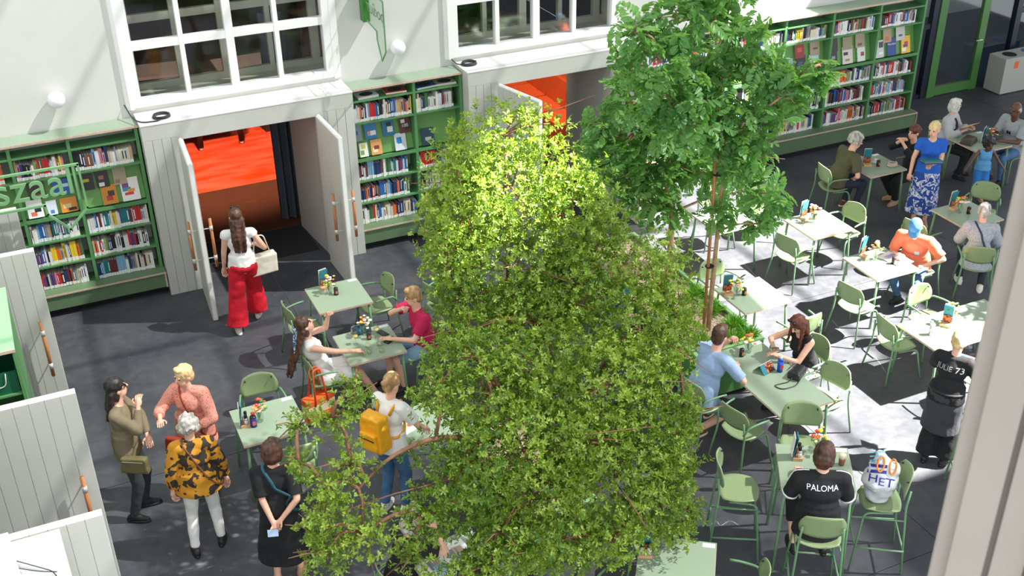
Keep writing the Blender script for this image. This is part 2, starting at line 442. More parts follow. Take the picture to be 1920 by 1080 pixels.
# glass partition on the right of the bookcases
gp = empty('window_3', (0, 0, 0), kind='structure')
NAVY = mat('navy_frame', hx(18, 26, 44), 0.4)
for x in (15.28, 16.36, 18.55, 19.9, 21.2): MB().box(x - 0.07, x + 0.07, 16.38, 16.5, 0, 4).build('mullion', NAVY, gp)
for xa, xb in ((15.35, 16.29), (18.62, 19.83), (19.97, 21.1)):
    MB().box(xa, xb, 16.40, 16.48, 0, 0.09).build('transom', NAVY, gp); MB().box(xa, xb, 16.40, 16.48, 1.42, 1.52).build('transom', NAVY, gp)
    MB().box(xa, xb, 16.44, 16.446, 0.09, 1.42).build('pane', GLASS, gp); MB().box(xa, xb, 16.44, 16.446, 1.52, 4).build('pane', GLASS, gp)
gd = empty('door_5', (0, 0, 0), kind='structure')
DG = mat('door_frame_green', hx(74, 122, 62), 0.4)
for xa, xb, za, zb, nm in ((16.44, 16.62, 0, 3, 'stile'), (17.55, 17.72, 0, 3, 'stile'), (16.62, 17.55, 0.02, 0.2, 'bottom_rail'), (16.62, 17.55, 2.8, 3, 'top_rail')):
    MB().box(xa, xb, 16.36, 16.44, za, zb).build(nm, DG, gd)
MB().box(16.62, 17.55, 16.40, 16.406, 0.2, 2.8).build('pane', GLASS, gd)
MB().cyl((17.58, 16.36, 1.05), (17.58, 16.28, 1.05), 0.012).cyl((17.60, 16.29, 1.05), (17.44, 16.29, 1.05), 0.011).build('door_handle', STEEL, gd, True)
MB().box(17.72, 18.5, 16.44, 16.446, 0.0, 4).build('pane', GLASS, gp)
# rooms behind: dark corridor floor, blue floor, pale wall
MB().box(15.25, 22, 16.5, 21.5, -0.3, 0.0).build('floor_corridor', mat('blue_floor', hx(34, 66, 92), 0.35, var=0.15, scale=2)); tag(bpy.data.objects['floor_corridor'], kind='structure')
MB().box(16.5, 17.8, 16.5, 20.6, 0.001, 0.004).build('floor_lobby', CONC); tag(bpy.data.objects['floor_lobby'], kind='structure')
MB().box(15.1, 24, 20.6, 20.8, 0, 5).build('wall_corridor', mat('corridor_grey', hx(168, 172, 176), 0.7)); tag(bpy.data.objects['wall_corridor'], kind='structure')
MB().box(15.0, 15.25, 15.82, 20.6, 0, 5).build('wall_corridor_side', WHITE); tag(bpy.data.objects['wall_corridor_side'], kind='structure')

tag(MB().box(15.25, 22, 16.52, 20.6, 4.0, 4.2).build('ceiling_sky_block', DARK), kind='structure')  # unseen, added to keep sky light out of the glazed corridor
tag(MB().box(22, 22.2, 16.5, 20.6, 0, 4).build('wall_corridor_end', MATS['corridor_grey']), kind='structure')
# hall behind the back wall, seen through windows and portals
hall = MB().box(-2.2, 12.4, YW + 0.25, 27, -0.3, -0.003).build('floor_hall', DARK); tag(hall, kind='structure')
MB().box(-1.0, 5.3, 16.42, 18.3, 0.0, 0.012).build('floor_threshold', WOODF); tag(bpy.data.objects['floor_threshold'], kind='structure')
MB().box(1.9, 3.7, 15.45, 16.40, 0.001, 0.008).build('floor_mat', mat('coir_mat', hx(40, 38, 40), 0.95, bump=0.3, bscale=200)); tag(bpy.data.objects['floor_mat'], kind='structure')
tag(MB().box(-2.0, 5.3, 18.31, 21.4, -0.002, 0.004).build('floor_carpet', ORANGE), kind='structure')
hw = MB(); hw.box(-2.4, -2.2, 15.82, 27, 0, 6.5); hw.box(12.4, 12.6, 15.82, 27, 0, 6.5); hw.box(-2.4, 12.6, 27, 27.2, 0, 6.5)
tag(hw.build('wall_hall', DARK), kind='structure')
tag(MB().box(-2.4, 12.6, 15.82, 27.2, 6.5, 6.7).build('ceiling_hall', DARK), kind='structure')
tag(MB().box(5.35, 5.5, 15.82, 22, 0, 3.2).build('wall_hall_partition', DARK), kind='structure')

# unseen roof on beams: invented tinted panes and gaps place the sun patches
ZR = 12.0
def sh(x, y, z=ZR): return (x + 0.7067 * z, y - 0.3067 * z)     # where the ray to floor point (x,y) crosses the roof
SUN_DIM = mat_glass('sun_dim_pane', (0.31, 0.315, 0.32), 0.02, 0.3)
SUN_BLOCK = mat_glass('sun_block_pane', (0.055, 0.057, 0.06), 0.02, 0.3)
rf = empty('ceiling', (0, 0, 0), kind='structure')
def pane(poly, m, nm='sun_mask_pane'):
    MB().prism([sh(*q) for q in poly], ZR, ZR + 0.05).build(nm, m, rf)
def rect(x0, x1, y0, y1): return [(x0, y0), (x1, y0), (x1, y1), (x0, y1)]
# dimming panes over the left part, one gap added to light the tall crown
pane(rect(-6, 0.45, -2, 22), SUN_DIM); pane(rect(0.45, 1.9, -2, 9.2), SUN_DIM); pane(rect(0.45, 1.9, 10.05, 22), SUN_DIM)
pane([(1.9, 7.2), (7.1, 7.2), (7.95, 13.7), (7.95, 22), (1.9, 22)], SUN_DIM); pane(rect(1.9, 7.1, -2, 7.2), SUN_DIM)
pane(rect(7.95, 8.7, 13.7, 22), SUN_DIM); pane(rect(8.7, 10.75, 16.9, 22), SUN_DIM)
pane(rect(10.75, 24, -4, 24), SUN_BLOCK); pane(rect(7.1, 10.75, -4, 7.25), SUN_BLOCK)  # near-opaque panes added to shade the right and near floor
BEAM = mat('roof_beam', hx(190, 190, 186), 0.6)
for k in range(12):
    a = sh(-4.5 + k * 1.55, -2); MB().box(a[0] - 0.02, a[0] + 0.02, a[1], a[1] + 24, ZR - 0.08, ZR).build('roof_beam', BEAM, rf)
for k in range(9):
    a = sh(-6, 0.5 + k * 2.2); MB().box(a[0], a[0] + 26, a[1] - 0.025, a[1] + 0.025, ZR - 0.1, ZR).build('roof_beam', BEAM, rf)
# ------------------------------------------------------------------ window jamb beside the viewpoint
JB = mat('jamb_beige', hx(140, 131, 122), 0.6, var=0.04, scale=3)
jd = Vector((0.757, 0.653, 0)); jt = Vector((0.653, -0.757, 0))
jroot = empty('trim_1', (0, 0, 0), kind='structure')
j0 = jd * 1.5
off = 0.022
for wd, dep, nm in ((0.022, 0.02, 'bead'), (0.05, 0.0, 'stile'), (0.010, 0.02, 'groove'), (0.045, 0.004, 'stile'), (0.012, 0.028, 'groove'), (0.06, -0.012, 'stile'), (0.012, 0.02, 'groove'), (0.22, -0.02, 'casing')):
    c = j0 + jt * (off + wd / 2) + jd * (0.10 + dep)
    rot = Matrix((jt, jd, Vector((0, 0, 1)))).transposed()
    MB().obox((c.x, c.y, 7.7), (wd, 0.2, 4.2), rot).build(nm, JB, jroot)
    off += wd

# ------------------------------------------------------------------ lamps, cables, signs on the walls
GLOBE = mat('opal_globe', hx(240, 240, 246), 0.3)
for x, lb in ((0.447, 'white globe lamp on the wall above the corner bookcase'), (5.175, 'white globe lamp on the wall beside the hanging arrow sign')):
    l = empty('wall_lamp', (x, YW, 2.97), 0, lb, 'lamp', 'white globe wall lamps')
    MB().sph((0, -0.12, 0), 0.112, 20, 12).build('globe', GLOBE, l, True)
    MB().cyl((0, 0, 0), (0, -0.03, 0), 0.05, n=16).build('wall_plate', TRIM, l)
CAB = mat('black_cable', hx(48, 50, 52), 0.5)
def coil(c, r, z, lb, tail):
    pts = []
    for k in range(4 * 20 + 1):
        t = 2 * PI * k / 20; q = r * (1 + 0.05 * math.sin(k * 0.7))
        pts.append((c[0] + q * math.cos(t), c[1] + q * 0.9 * math.sin(t), z + 0.008 + 0.010 * (k // 20)))
    pts = [Vector(p) for p in fillet([*tail], 0.1)] + pts
    o = MB().tube(pts, 0.009, 6).build('cable_coil', CAB, None, True)
    tag(o, lb, 'cable', 'coiled cables on the portal ledges')
coil((1.70, 15.24), 0.11, 2.582, 'black cable coil on the white ledge above the open orange doorway', [(1.28, 15.545, 2.72), (1.33, 15.3, 2.6), (1.42, 15.12, 2.592), (1.62, 15.1, 2.592)])
coil((6.24, 15.35), 0.11, 2.582, 'black cable coil on the ledge under the smaller window', [(6.02, 15.55, 2.66), (6.06, 15.4, 2.6), (6.13, 15.35, 2.6)])

SIGNG = mat('sign_green', hx(120, 168, 118), 0.4)
SIGNP = mat_glass('sign_glass', (0.90, 0.95, 0.90), 0.10)
# glass arrow sign by the middle bookcase, seen from behind
sg = empty('glass_sign', (4.73, 15.5, 3.2), 0, 'green-edged glass arrow sign with mirrored lettering jutting from the white wall', 'sign')
prof = [(15.50, 3.46), (15.02, 3.34), (15.02, 3.22), (14.86, 3.02), (14.66, 3.19), (14.64, 3.74), (15.30, 3.78), (15.50, 3.79)]
prof = [(15.5, 3.45), (15.0, 3.40), (15.0, 3.28), (14.84, 3.02), (14.65, 3.21), (14.65, 3.90), (15.5, 3.92)]
MB().prism(prof, 4.725, 4.737, 'x').build('glass_plate', SIGNP, sg); sg.children[-1].location = (-4.73, -15.5, -3.2)
def rim(parent, prof, x, r, m, off):
    pts = [Vector((x, a, b)) for a, b in prof]
    for i in range(len(pts)):
        o = MB().cyl(pts[i], pts[(i + 1) % len(pts)], r, n=6).build('edge', m, parent); o.location = off
rim(sg, prof, 4.731, 0.011, mat('glass_edge', hx(92, 140, 92), 0.3), (-4.73, -15.5, -3.2))
o = MB().box(4.68, 4.78, 15.42, 15.565, 3.42, 3.95).build('wall_bracket', mat('bracket_green', hx(60, 120, 50), 0.4), sg); o.location = (-4.73, -15.5, -3.2)
me = flat_text('podium', 0.26, 'CENTER', 0.003); me.materials.append(mat('etched_green', hx(120, 148, 112), 0.5))
o = link('lettering', me, sg); o.matrix_local = Matrix.Translation((0.0, -0.45, 0.40)) @ Matrix(((0, 0, 1, 0), (1, 0, 0, 0), (0, 1, 0, 0), (0, 0, 0, 1)))
# cut-out sign in front of the corner bookcase
s2 = empty('arrow_sign', (-1.05, 13.4, 2.9), 0, 'green cut-out letter sign with arrow frame in front of corner bookcase', 'sign')
zf = 2.87
fr = [(-1.05, 2.86), (0.46, 2.86), (0.47, 2.30), (0.23, 2.06), (0.02, 2.30), (0.01, 2.42), (-1.05, 2.42)]
for i in range(len(fr) - 1):
    a, b = fr[i], fr[i + 1]
    o = MB().obox(((a[0] + b[0]) / 2, 13.4, (a[1] + b[1]) / 2), (math.hypot(b[0] - a[0], b[1] - a[1]) + 0.02, 0.03, 0.026), Matrix.Rotation(-math.atan2(b[1] - a[1], b[0] - a[0]), 3, 'Y')).build('frame_bar', SIGNG, s2)
    o.location = (1.05, -13.4, -2.9)
for x in (0.40,):
    o = MB().box(x - 0.012, x + 0.012, 13.39, 13.41, 2.42, 2.86).build('frame_bar', SIGNG, s2); o.location = (1.05, -13.4, -2.9)
me = flat_text('szaal', 0.49, 'RIGHT', 0.012); me.materials.append(SIGNG)
for v in me.vertices: v.co.x *= 0.98
o = link('lettering', me, s2); o.matrix_local = Matrix.Translation((1.44, 0, -0.385)) @ Matrix.Rotation(PI / 2, 4, 'X')

# ------------------------------------------------------------------ bookcases
YF = 15.25
def bookcase(label, x0, x1, ups, rows, end=False):
    root = empty('bookcase', ((x0 + x1) / 2, YF, 0), 0, label, 'bookcase', 'green wall bookcases')
    off = (-(x0 + x1) / 2, -YF, 0)
    def b(nm, m, *a):
        o = MB().box(*a).build(nm, m, root); o.location = off; return o
    zb = rows[-1]; zt = 2.53
    pl = b('plinth', GREEND, x0, x1, 15.09, 15.56, 0.12, zb - 0.022)
    o = b('bench_board', [GREEND], x0, x1, 15.075, 15.56, zb - 0.022, zb)
    b('bench_edge', PLY, x0, x1, 15.068, 15.0748, zb - 0.024, zb + 0.001)
    if end: b('bench_edge', PLY, x1 + 0.0005, x1 + 0.008, 15.07, 15.55, 0.0, zb)
    elif True: b('bench_edge', PLY, x1 - 0.03, x1 - 0.006, 15.072, 15.0898, 0.12, zb - 0.025)
    b('toe_kick', BLACK, x0 + 0.01, x1 - 0.01, 15.2, 15.5, 0, 0.118)
    for u in ups: b('upright', GREEN, u - 0.022, u + 0.022, YF, 15.55, zb + 0.001, zt - 0.032)
    b('top_board', LIDM, x0, x1, YF - 0.03, 15.565, zt - 0.03, zt)
    b('top_edge', PLY, x0, x1, YF - 0.036, YF - 0.0302, zt - 0.03, zt + 0.001)
    b('back_panel', mat('case_back', hx(176, 180, 170), 0.6), x0, x1, 15.552, 15.566, zb, zt - 0.031)
    for i in range(len(ups) - 1):
        a, c = ups[i] + 0.0225, ups[i + 1] - 0.0225
        for k, z in enumerate(rows[:-1]):
            b('shelf', GREEN, a, c, YF - 0.005 + (0.0), 15.55, z - 0.024, z)
    return root
ROWS1 = [2.34, 2.0, 1.41, 1.08, 0.72, 0.36]
ROWS3 = [2.36, 2.06, 1.47, 1.13, 0.77, 0.40]
U1 = [-1.57, -1.02, -0.28, 0.46, 1.34]; U2 = [4.345, 5.31, 6.05]; U3 = [9.03, 10.0, 10.98, 11.96, 12.95, 13.96, 14.96]
bookcase('green bookcase in the corner beside the orange doorway', -1.59, 1.375, U1, ROWS1)
bookcase('short green bookcase between the two doorways under the hanging arrow sign', 4.315, 6.075, U2, ROWS1)
bookcase('long green bookcase behind the tall tree, next to the glass door', 9.005, 15.0, U3, ROWS3, True)

# ------------------------------------------------------------------ trolley and panel by the left doors
tr = empty('open_cabinet', (-0.81, 11.28, 0), 0, 'tall green open cabinet holding a crate between the open grey doors', 'cabinet')
PGB = mat('pale_green_board', hx(150, 196, 150), 0.5)
for nm, a in (('side', (-0.24, -0.21, -0.66, 0.67, 0, 2.17)), ('side', (0.21, 0.24, -0.66, 0.67, 0, 2.17)), ('top', (-0.25, 0.245, -0.68, 0.68, 2.17, 2.2)), ('shelf', (-0.21, 0.21, -0.65, 0.67, 0.75, 0.78)), ('shelf', (-0.21, 0.21, -0.65, 0.67, 1.18, 1.2)), ('shelf', (-0.21, 0.21, -0.65, 0.67, 1.66, 1.68)), ('base', (-0.21, 0.21, -0.65, 0.67, 0.0, 0.1)), ('divider', (-0.21, 0.21, -0.1, -0.07, 0.1, 2.16))):
    MB().box(*a).build(nm, PGB if nm == 'top' else GREEN, tr)
MB().box(-0.25, 0.245, -0.688, -0.6805, 2.168, 2.201).build('front_edge', PLY, tr)
cr = empty('crate', (-0.80, 10.83, 1.681), 0, 'dark green plastic crate with wire handle inside the tall open cabinet', 'crate')
CRG = mat('crate_green', hx(20, 96, 66), 0.4)
for a in ((-0.19, 0.19, -0.17, 0.17, 0, 0.012), (-0.19, -0.178, -0.17, 0.17, 0.012, 0.25), (0.178, 0.19, -0.17, 0.17, 0.012, 0.25), (-0.177, 0.177, -0.17, -0.158, 0.012, 0.25), (-0.177, 0.177, 0.158, 0.17, 0.012, 0.25)):
    MB().box(*a).build('wall_panel', CRG, cr)
MB().tube(fillet([(-0.09, -0.18, 0.24), (-0.07, -0.19, 0.10), (0.07, -0.19, 0.10), (0.09, -0.18, 0.24)], 0.05), 0.006).build('handle', STEEL, cr, True)
pn = empty('white_panel', (-0.82, 7.2, 0), 0, 'plain white panel with thin cable draped over it before the last grey door', 'panel')
MB().box(-0.18, 0.40, 0, 0.035, 0, 2.49).build('board', mat('white_board', hx(244, 244, 240), 0.5), pn); pn.location = (-0.82, 7.28, 0)
MB().box(-0.22, 0.07, -0.30, -0.01, 0, 2.62).build('side_post', TRIM, pn)
MB().tube(fillet([(0.04, -0.01, 2.02), (0.02, -0.01, 2.38), (0.05, -0.01, 2.36), (0.28, -0.01, 2.16), (0.30, -0.01, 2.10)], 0.06), 0.004, 5).build('cable', CAB, pn, True)
MB().tube(fillet([(0.03, -0.012, 2.30), (0.18, -0.012, 2.20), (0.31, -0.012, 2.14)], 0.06), 0.004, 5).build('cable', CAB, pn, True)

# ------------------------------------------------------------------ recycling bin
bn = empty('recycling_bin', (18.42, 16.05, 0), R(0), 'grey two-hole recycling bin beside the glass door', 'bin')
BG = mat('bin_grey', hx(172, 170, 162), 0.5)
MB().box(-0.58, 0.58, -0.22, 0.22, 0.02, 0.74).build('body', BG, bn)
for x, c in ((-0.28, BLACK), (0.22, mat('bin_blue', hx(40, 110, 180), 0.5))):
    MB().cyl((x, 0, 0.7405), (x, 0, 0.746), 0.14, n=20).build('opening', c, bn)
MB().box(-0.33, -0.23, -0.226, -0.2205, 0.52, 0.66).build('tag', mat('tag_orange', hx(230, 100, 40), 0.5), bn)
MB().box(0.16, 0.28, -0.226, -0.2205, 0.54, 0.66).build('tag', MATS['bin_blue'], bn)
MB().box(-0.56, 0.56, -0.2, 0.2, 0, 0.02).build('foot', BLACK, bn)

# ------------------------------------------------------------------ chairs, stools, tables
def seat_mesh(w_, d_, z):
    def f(u, v): return (u * w_ * (1 - 0.04 * v), v * d_, z - 0.018 * (1 - u * u) * (0.6) + 0.012 * u * u - (0.02 * max(0, v - 0.6) if v > 0 else 0))
    return MB().plate(f, 10, 10, 0.012).mesh('seat', CHAIRG, True)
def back_mesh(w_, z0, z1, y0):
    def f(u, v):
        zz = z0 + (v + 1) / 2 * (z1 - z0)
        return (u * w_ * (1 - 0.06 * v), y0 - 0.04 * (v + 1) / 2 * 1.2 + 0.055 * u * u, zz)
    return MB().plate(f, 10, 8, 0.012).mesh('backrest', CHAIRG, True)
def screws(z, y, dx):
    m = MB()
    for sx in (-1, 1): m.cyl((sx * dx, y + 0.03, z), (sx * dx, y + 0.06, z), 0.007, n=8)
    return m.mesh('screw', BLACK)
def chair_proto(name, sz, arms, h):
    root = empty(name, (0, 0, -50))
    w_ = 0.215
    link('seat', seat_mesh(w_, 0.20, sz), root)
    b = link('backrest', back_mesh(w_, sz + 0.12, sz + 0.40, -0.205), root)
    for sx in (-1, 1):
        MB().cyl((sx * 0.15, -0.2, sz + 0.34), (sx * 0.15, -0.18, sz + 0.34), 0.008, n=8).build('screw', BLACK, b)
    fx, fy, ry = (0.25, 0.235, -0.27) if sz < 0.6 else (0.235, 0.235, -0.27)
    for sx in (-1, 1):
        MB().tube(fillet([(sx * fx, fy, 0.008), (sx * 0.19, 0.17, sz - 0.035), (sx * 0.185, 0.02, sz - 0.03), (sx * 0.185, -0.1, sz - 0.025)], 0.07), 0.0115, 7).build('leg', TUBEG, root, True)
        MB().tube(fillet([(sx * fx, ry, 0.008), (sx * 0.205, -0.215, sz - 0.06), (sx * 0.2, -0.205, sz + 0.06), (sx * 0.185, -0.225, sz + 0.26)], 0.08), 0.0115, 7).build('leg', TUBEG, root, True)
        if arms:
            MB().tube(fillet([(sx * 0.192, -0.22, sz + 0.10), (sx * 0.222, -0.17, sz + 0.20), (sx * 0.25, 0.0, sz + 0.215), (sx * 0.262, 0.10, sz + 0.21)], 0.06), 0.0125, 7).build('armrest', TUBEG, root, True)
    if sz > 0.6:
        zf = 0.30; q = [(-0.222, 0.213, zf), (0.222, 0.213, zf), (0.24, -0.247, zf), (-0.24, -0.247, zf)]
        for i in range(4): MB().cyl(q[i], q[(i + 1) % 4], 0.010, n=7).build('footrest', TUBEG, root, True)
        q = [(-0.20, 0.18, sz - 0.09), (0.20, 0.18, sz - 0.09), (0.21, -0.22, sz - 0.09), (-0.21, -0.22, sz - 0.09)]
        for i in (1, 3): MB().cyl(q[i], q[(i + 1) % 4], 0.008, n=6).build('rail', TUBEG, root, True)
    return root
CH0 = chair_proto('dining_chair', 0.45, True, 0)
ST0 = chair_proto('bar_stool', 0.75, False, 0)
_used = set()
def put(proto, x, y, deg, label, cat, group):
    if proto.name not in _used: _used.add(proto.name); o = proto
    else: o = copy_tree(proto)
    o.location = (x, y, 0); o.rotation_euler = (0, 0, R(deg - 90))
    return tag(o, label, cat, group)
def chair(x, y, deg, label): return put(CH0, x, y, deg, label, 'chair', 'green cafe armchairs')
def stool(x, y, deg, label): return put(ST0, x, y, deg, label, 'bar stool', 'green bar stools')

def table_proto(name, lx, ly, h):
    root = empty(name, (0, 0, -50))
    t = MB(); t.mi(1).box(-lx / 2, lx / 2, -ly / 2, ly / 2, h - 0.026, h - 0.0015); t.mi(0).box(-lx / 2 + 0.002, lx / 2 - 0.002, -ly / 2 + 0.002, ly / 2 - 0.002, h - 0.0016, h)
    t.build('tabletop', [TOPG, PLY], root)
    for sx in (-1, 1):
        for sy in (-1, 1):
            MB().cyl((sx * (lx / 2 - 0.015), sy * (ly / 2 - 0.015), 0), (sx * (lx / 2 - 0.05), sy * (ly / 2 - 0.05), h - 0.026), 0.016, n=9).build('leg', TUBEG, root, True)
    MB().box(lx / 2 - 0.13, lx / 2 - 0.015, ly / 2 - 0.075, ly / 2 - 0.02, h + 0.0002, h + 0.0012).build('sticker', mat('sticker_white', hx(228, 230, 232), 0.5), root)
    return root
TB0 = table_proto('cafe_table', 0.71, 0.71, 0.75)
TBL = table_proto('long_table', 0.71, 1.40, 0.75)
TBH = table_proto('high_table', 0.71, 0.71, 1.05)
def table(x, y, label, rz=0, proto=None, grp='green square cafe tables'):
    p = proto or TB0
    return put(p, x, y, 90 + rz, label, 'table', grp)
TABLES = dict(
    T1=table(3.22, 12.69, 'empty green table with flowers nearest the orange doorway'),
    T2=table(3.21, 11.40, 'green table with wine glasses and phones between two diners'),
    T3=table(1.72, 10.40, 'green table holding a purple bottle, menus and flowers'),
    T4=table(10.05, 11.62, 'sunlit green table with flowers, no one seated'),
    T5=table(10.06, 10.30, 'green table with open magazine before the person in blue cap'),
    T6=table(12.14, 12.92, 'green table with phone, cup and rope cord between two talkers'),
    T7=table(12.17, 10.93, 'green table with flowers before the person in grey speckled shirt'),
    T8=table(14.32, 12.90, 'green table with envelope and bag at the far upper corner'),
    T9=table(8.03, 10.36, 'green table standing against the plant trough'),
    T14=table(2.74, 7.45, 'green table covered by an open newspaper under the leafy tree', 8),
    T15=table(3.20, 9.60, 'green table with white paper beside the yellow backpack'),
    T16=table(8.95, 12.35, 'green table in bright sun under the tall feathery tree'),
    T13=table(4.55, 6.57, 'green table with sauce bottles at the bottom edge', -35.5),
    T10=table(7.12, 8.72, 'long green table with black handbag and blue water bottle', 0, TBL, 'long green tables'),
    T11=table(9.90, 8.63, 'long green table in the sun with drink can, near the server', 90, TBL, 'long green tables'),
    T12=table(6.30, 6.87, 'high green table with beer glass before the person in black jersey', -31.5, TBH, 'high green tables'),
    T17=table(8.95, 6.15, 'high green table half hidden behind the window jamb', -31.5, TBH, 'high green tables'))
CHAIRS = [
    (2.72, 12.62, 5, 'green chair facing the empty table, back towards the red trousers'),
    (3.72, 12.72, 185, 'green chair tucked in on the far side of the empty table by the doorway'),
    (2.62, 11.38, 0, 'green chair under the person in white dress'),
    (3.92, 11.42, 180, 'green chair under the person in magenta shirt'),
    (4.55, 12.35, 20, 'green chair half hidden by the leafy tree crown, near the short bookcase'),
    (1.78, 10.98, -95, 'green chair behind the table with purple bottle'),
    (1.86, 9.93, 85, 'green chair before the purple-bottle table, behind person in black dress'),
    (9.52, 11.45, 15, 'green chair drawn up to the sunlit flower table, back to the trees'),
    (10.62, 11.72, 190, 'green chair in sun on the far right side of the sunlit flower table'),
    (9.98, 12.9, 235, 'green chair turned to the sun behind the sunlit flower table'),
    (9.42, 9.95, 12, 'empty green chair opposite the person in blue cap'),
    (10.78, 10.36, 185, 'green chair under the person in blue cap'),
    (11.42, 11.0, 10, 'empty green chair left of the flower table with speckled-shirt person'),
    (11.62, 10.12, 50, 'green chair under the person in grey speckled shirt'),
    (12.9, 11.35, 215, 'green chair at the picture edge beyond the flower table'),
    (11.5, 13.08, -8, 'green chair under the grey-haired person in olive shirt'),
    (12.88, 12.86, 180, 'green chair under the person in black lace top'),
    (14.2, 13.52, -80, 'green chair under the person in grey cardigan'),
    (15.02, 12.84, 180, 'green chair under the person in grey tee with sunglasses'),
    (7.98, 11.02, -85, 'green chair behind the table that stands against the trough'),
    (8.28, 9.72, 95, 'green chair in front of the trough-side table, behind the phone user'),
    (6.42, 8.98, 8, 'green chair under the person in pale blue shirt'),
    (7.86, 9.02, 180, 'green chair under the phone user in black vest'),
    (6.55, 8.36, 12, 'empty green chair beside the one with the pale blue shirt'),
    (7.68, 8.42, 192, 'empty green chair by the black handbag on the sunny side'),
    (6.10, 9.85, 100, 'green chair in shade against the trough side'),
    (9.28, 9.02, -5, 'green chair at the left end of the sunny long table'),
    (10.0, 9.28, -85, 'green chair behind the sunny long table'),
    (9.62, 8.05, 80, 'green chair before the sunny long table, left of the server'),
    (2.28, 7.58, 10, 'green chair under the newspaper reader'),
    (3.32, 7.62, 185, 'green chair across the newspaper, partly under leaves'),
    (4.72, 7.22, -125, 'green chair behind the sauce-bottle table, veiled by leaves'),
    (3.98, 6.60, 20, 'green chair left of the sauce-bottle table at the bottom edge'),
    (5.02, 6.22, 145, 'green chair right of the sauce-bottle table at the bottom edge'),
    (6.28, 10.9, -60, 'green chair almost hidden behind the leafy crown beside the trough'),
    (9.2, 12.95, -100, 'green chair veiled by feathery leaves under the tall tree'),
]
for c in CHAIRS: chair(*c)
STOOLS = [
    (5.68, 7.22, -32, 'empty green bar stool left of the high table'),
    (5.98, 6.36, 58, 'green bar stool under the person in black jersey'),
    (6.84, 6.50, 148, 'green bar stool carrying the plastic shopping bag'),
    (6.66, 7.52, -122, 'green bar stool behind the flowers on the high table'),
    (8.45, 6.75, -35, 'green bar stool partly cut off by the window jamb'),
]
for s in STOOLS: stool(*s)
# ------------------------------------------------------------------ people
def remesh(mb, voxel, smooth=3, mats=None, name='body', disp=0.0, dscale=20.0):
    me = mb.mesh(name, mats or [], True)
    o = bpy.data.objects.new('tmp', me)
    md = o.modifiers.new('r', 'REMESH'); md.mode = 'VOXEL'; md.voxel_size = voxel; md.use_smooth_shade = True
    if smooth:
        ms = o.modifiers.new('s', 'SMOOTH'); ms.factor = 0.5; ms.iterations = smooth
    out = evaluate(o); bpy.data.meshes.remove(me)
    out.name = name
    if disp:
        n = len(out.vertices); co = np.empty(n * 3, np.float32); out.vertices.foreach_get('co', co)
        no = np.empty(n * 3, np.float32); out.vertex_normals.foreach_get('vector', no)
        co = co.reshape(-1, 3); no = no.reshape(-1, 3)
        am = np.array([noise.noise(Vector(p) * dscale) for p in co.tolist()], np.float32) * disp
        out.vertices.foreach_set('co', (co + no * am[:, None]).reshape(-1)); out.update()
    if not out.materials and mats:
        for m in mats: out.materials.append(m)
    return out
def append(me, mb, mats):
    """join extra shapes (fingers, eyes) to a finished mesh"""
    bm = bmesh.new(); bm.from_mesh(me)
    t = mb.mesh('x', [], True); bm2 = bmesh.new(); bm2.from_mesh(t)
    vm = [bm.verts.new(v.co) for v in bm2.verts]
    for f in bm2.faces:
        try:
            nf = bm.faces.new([vm[v.index] for v in f.verts]); nf.material_index = f.material_index; nf.smooth = True
        except ValueError: pass
    bm2.free(); bm.to_mesh(me); bm.free(); bpy.data.meshes.remove(t)
    return me
def ik(a, t, l1, l2, pole):
    a, t, pole = Vector(a), Vector(t), Vector(pole)
    d = t - a; L = min(d.length, (l1 + l2) * 0.995); dn = d.normalized(); t = a + dn * L
    x = (l1 * l1 - l2 * l2 + L * L) / (2 * L); hh = math.sqrt(max(0, l1 * l1 - x * x))
    p = pole - dn * pole.dot(dn)
    if p.length < 1e-4: p = Vector((0, 0, -1)) - dn * (-dn.z)
    return a + dn * x + p.normalized() * hh, t
SK1 = mat('skin_light', hx(232, 180, 154), 0.5, var=0.04, scale=20)
SK2 = mat('skin_tan', hx(214, 158, 128), 0.5, var=0.04, scale=20)
SK3 = mat('skin_dark', hx(98, 64, 48), 0.45, var=0.06, scale=20)
EYE = mat('eye_dark', hx(34, 26, 24), 0.2); LIP = mat('lips', hx(188, 104, 96), 0.5)
def cloth(nm, rgb, var=0.05): return mat('cloth_' + nm, hx(*rgb), 0.85, var=var, scale=9, bump=0.55, bscale=10)

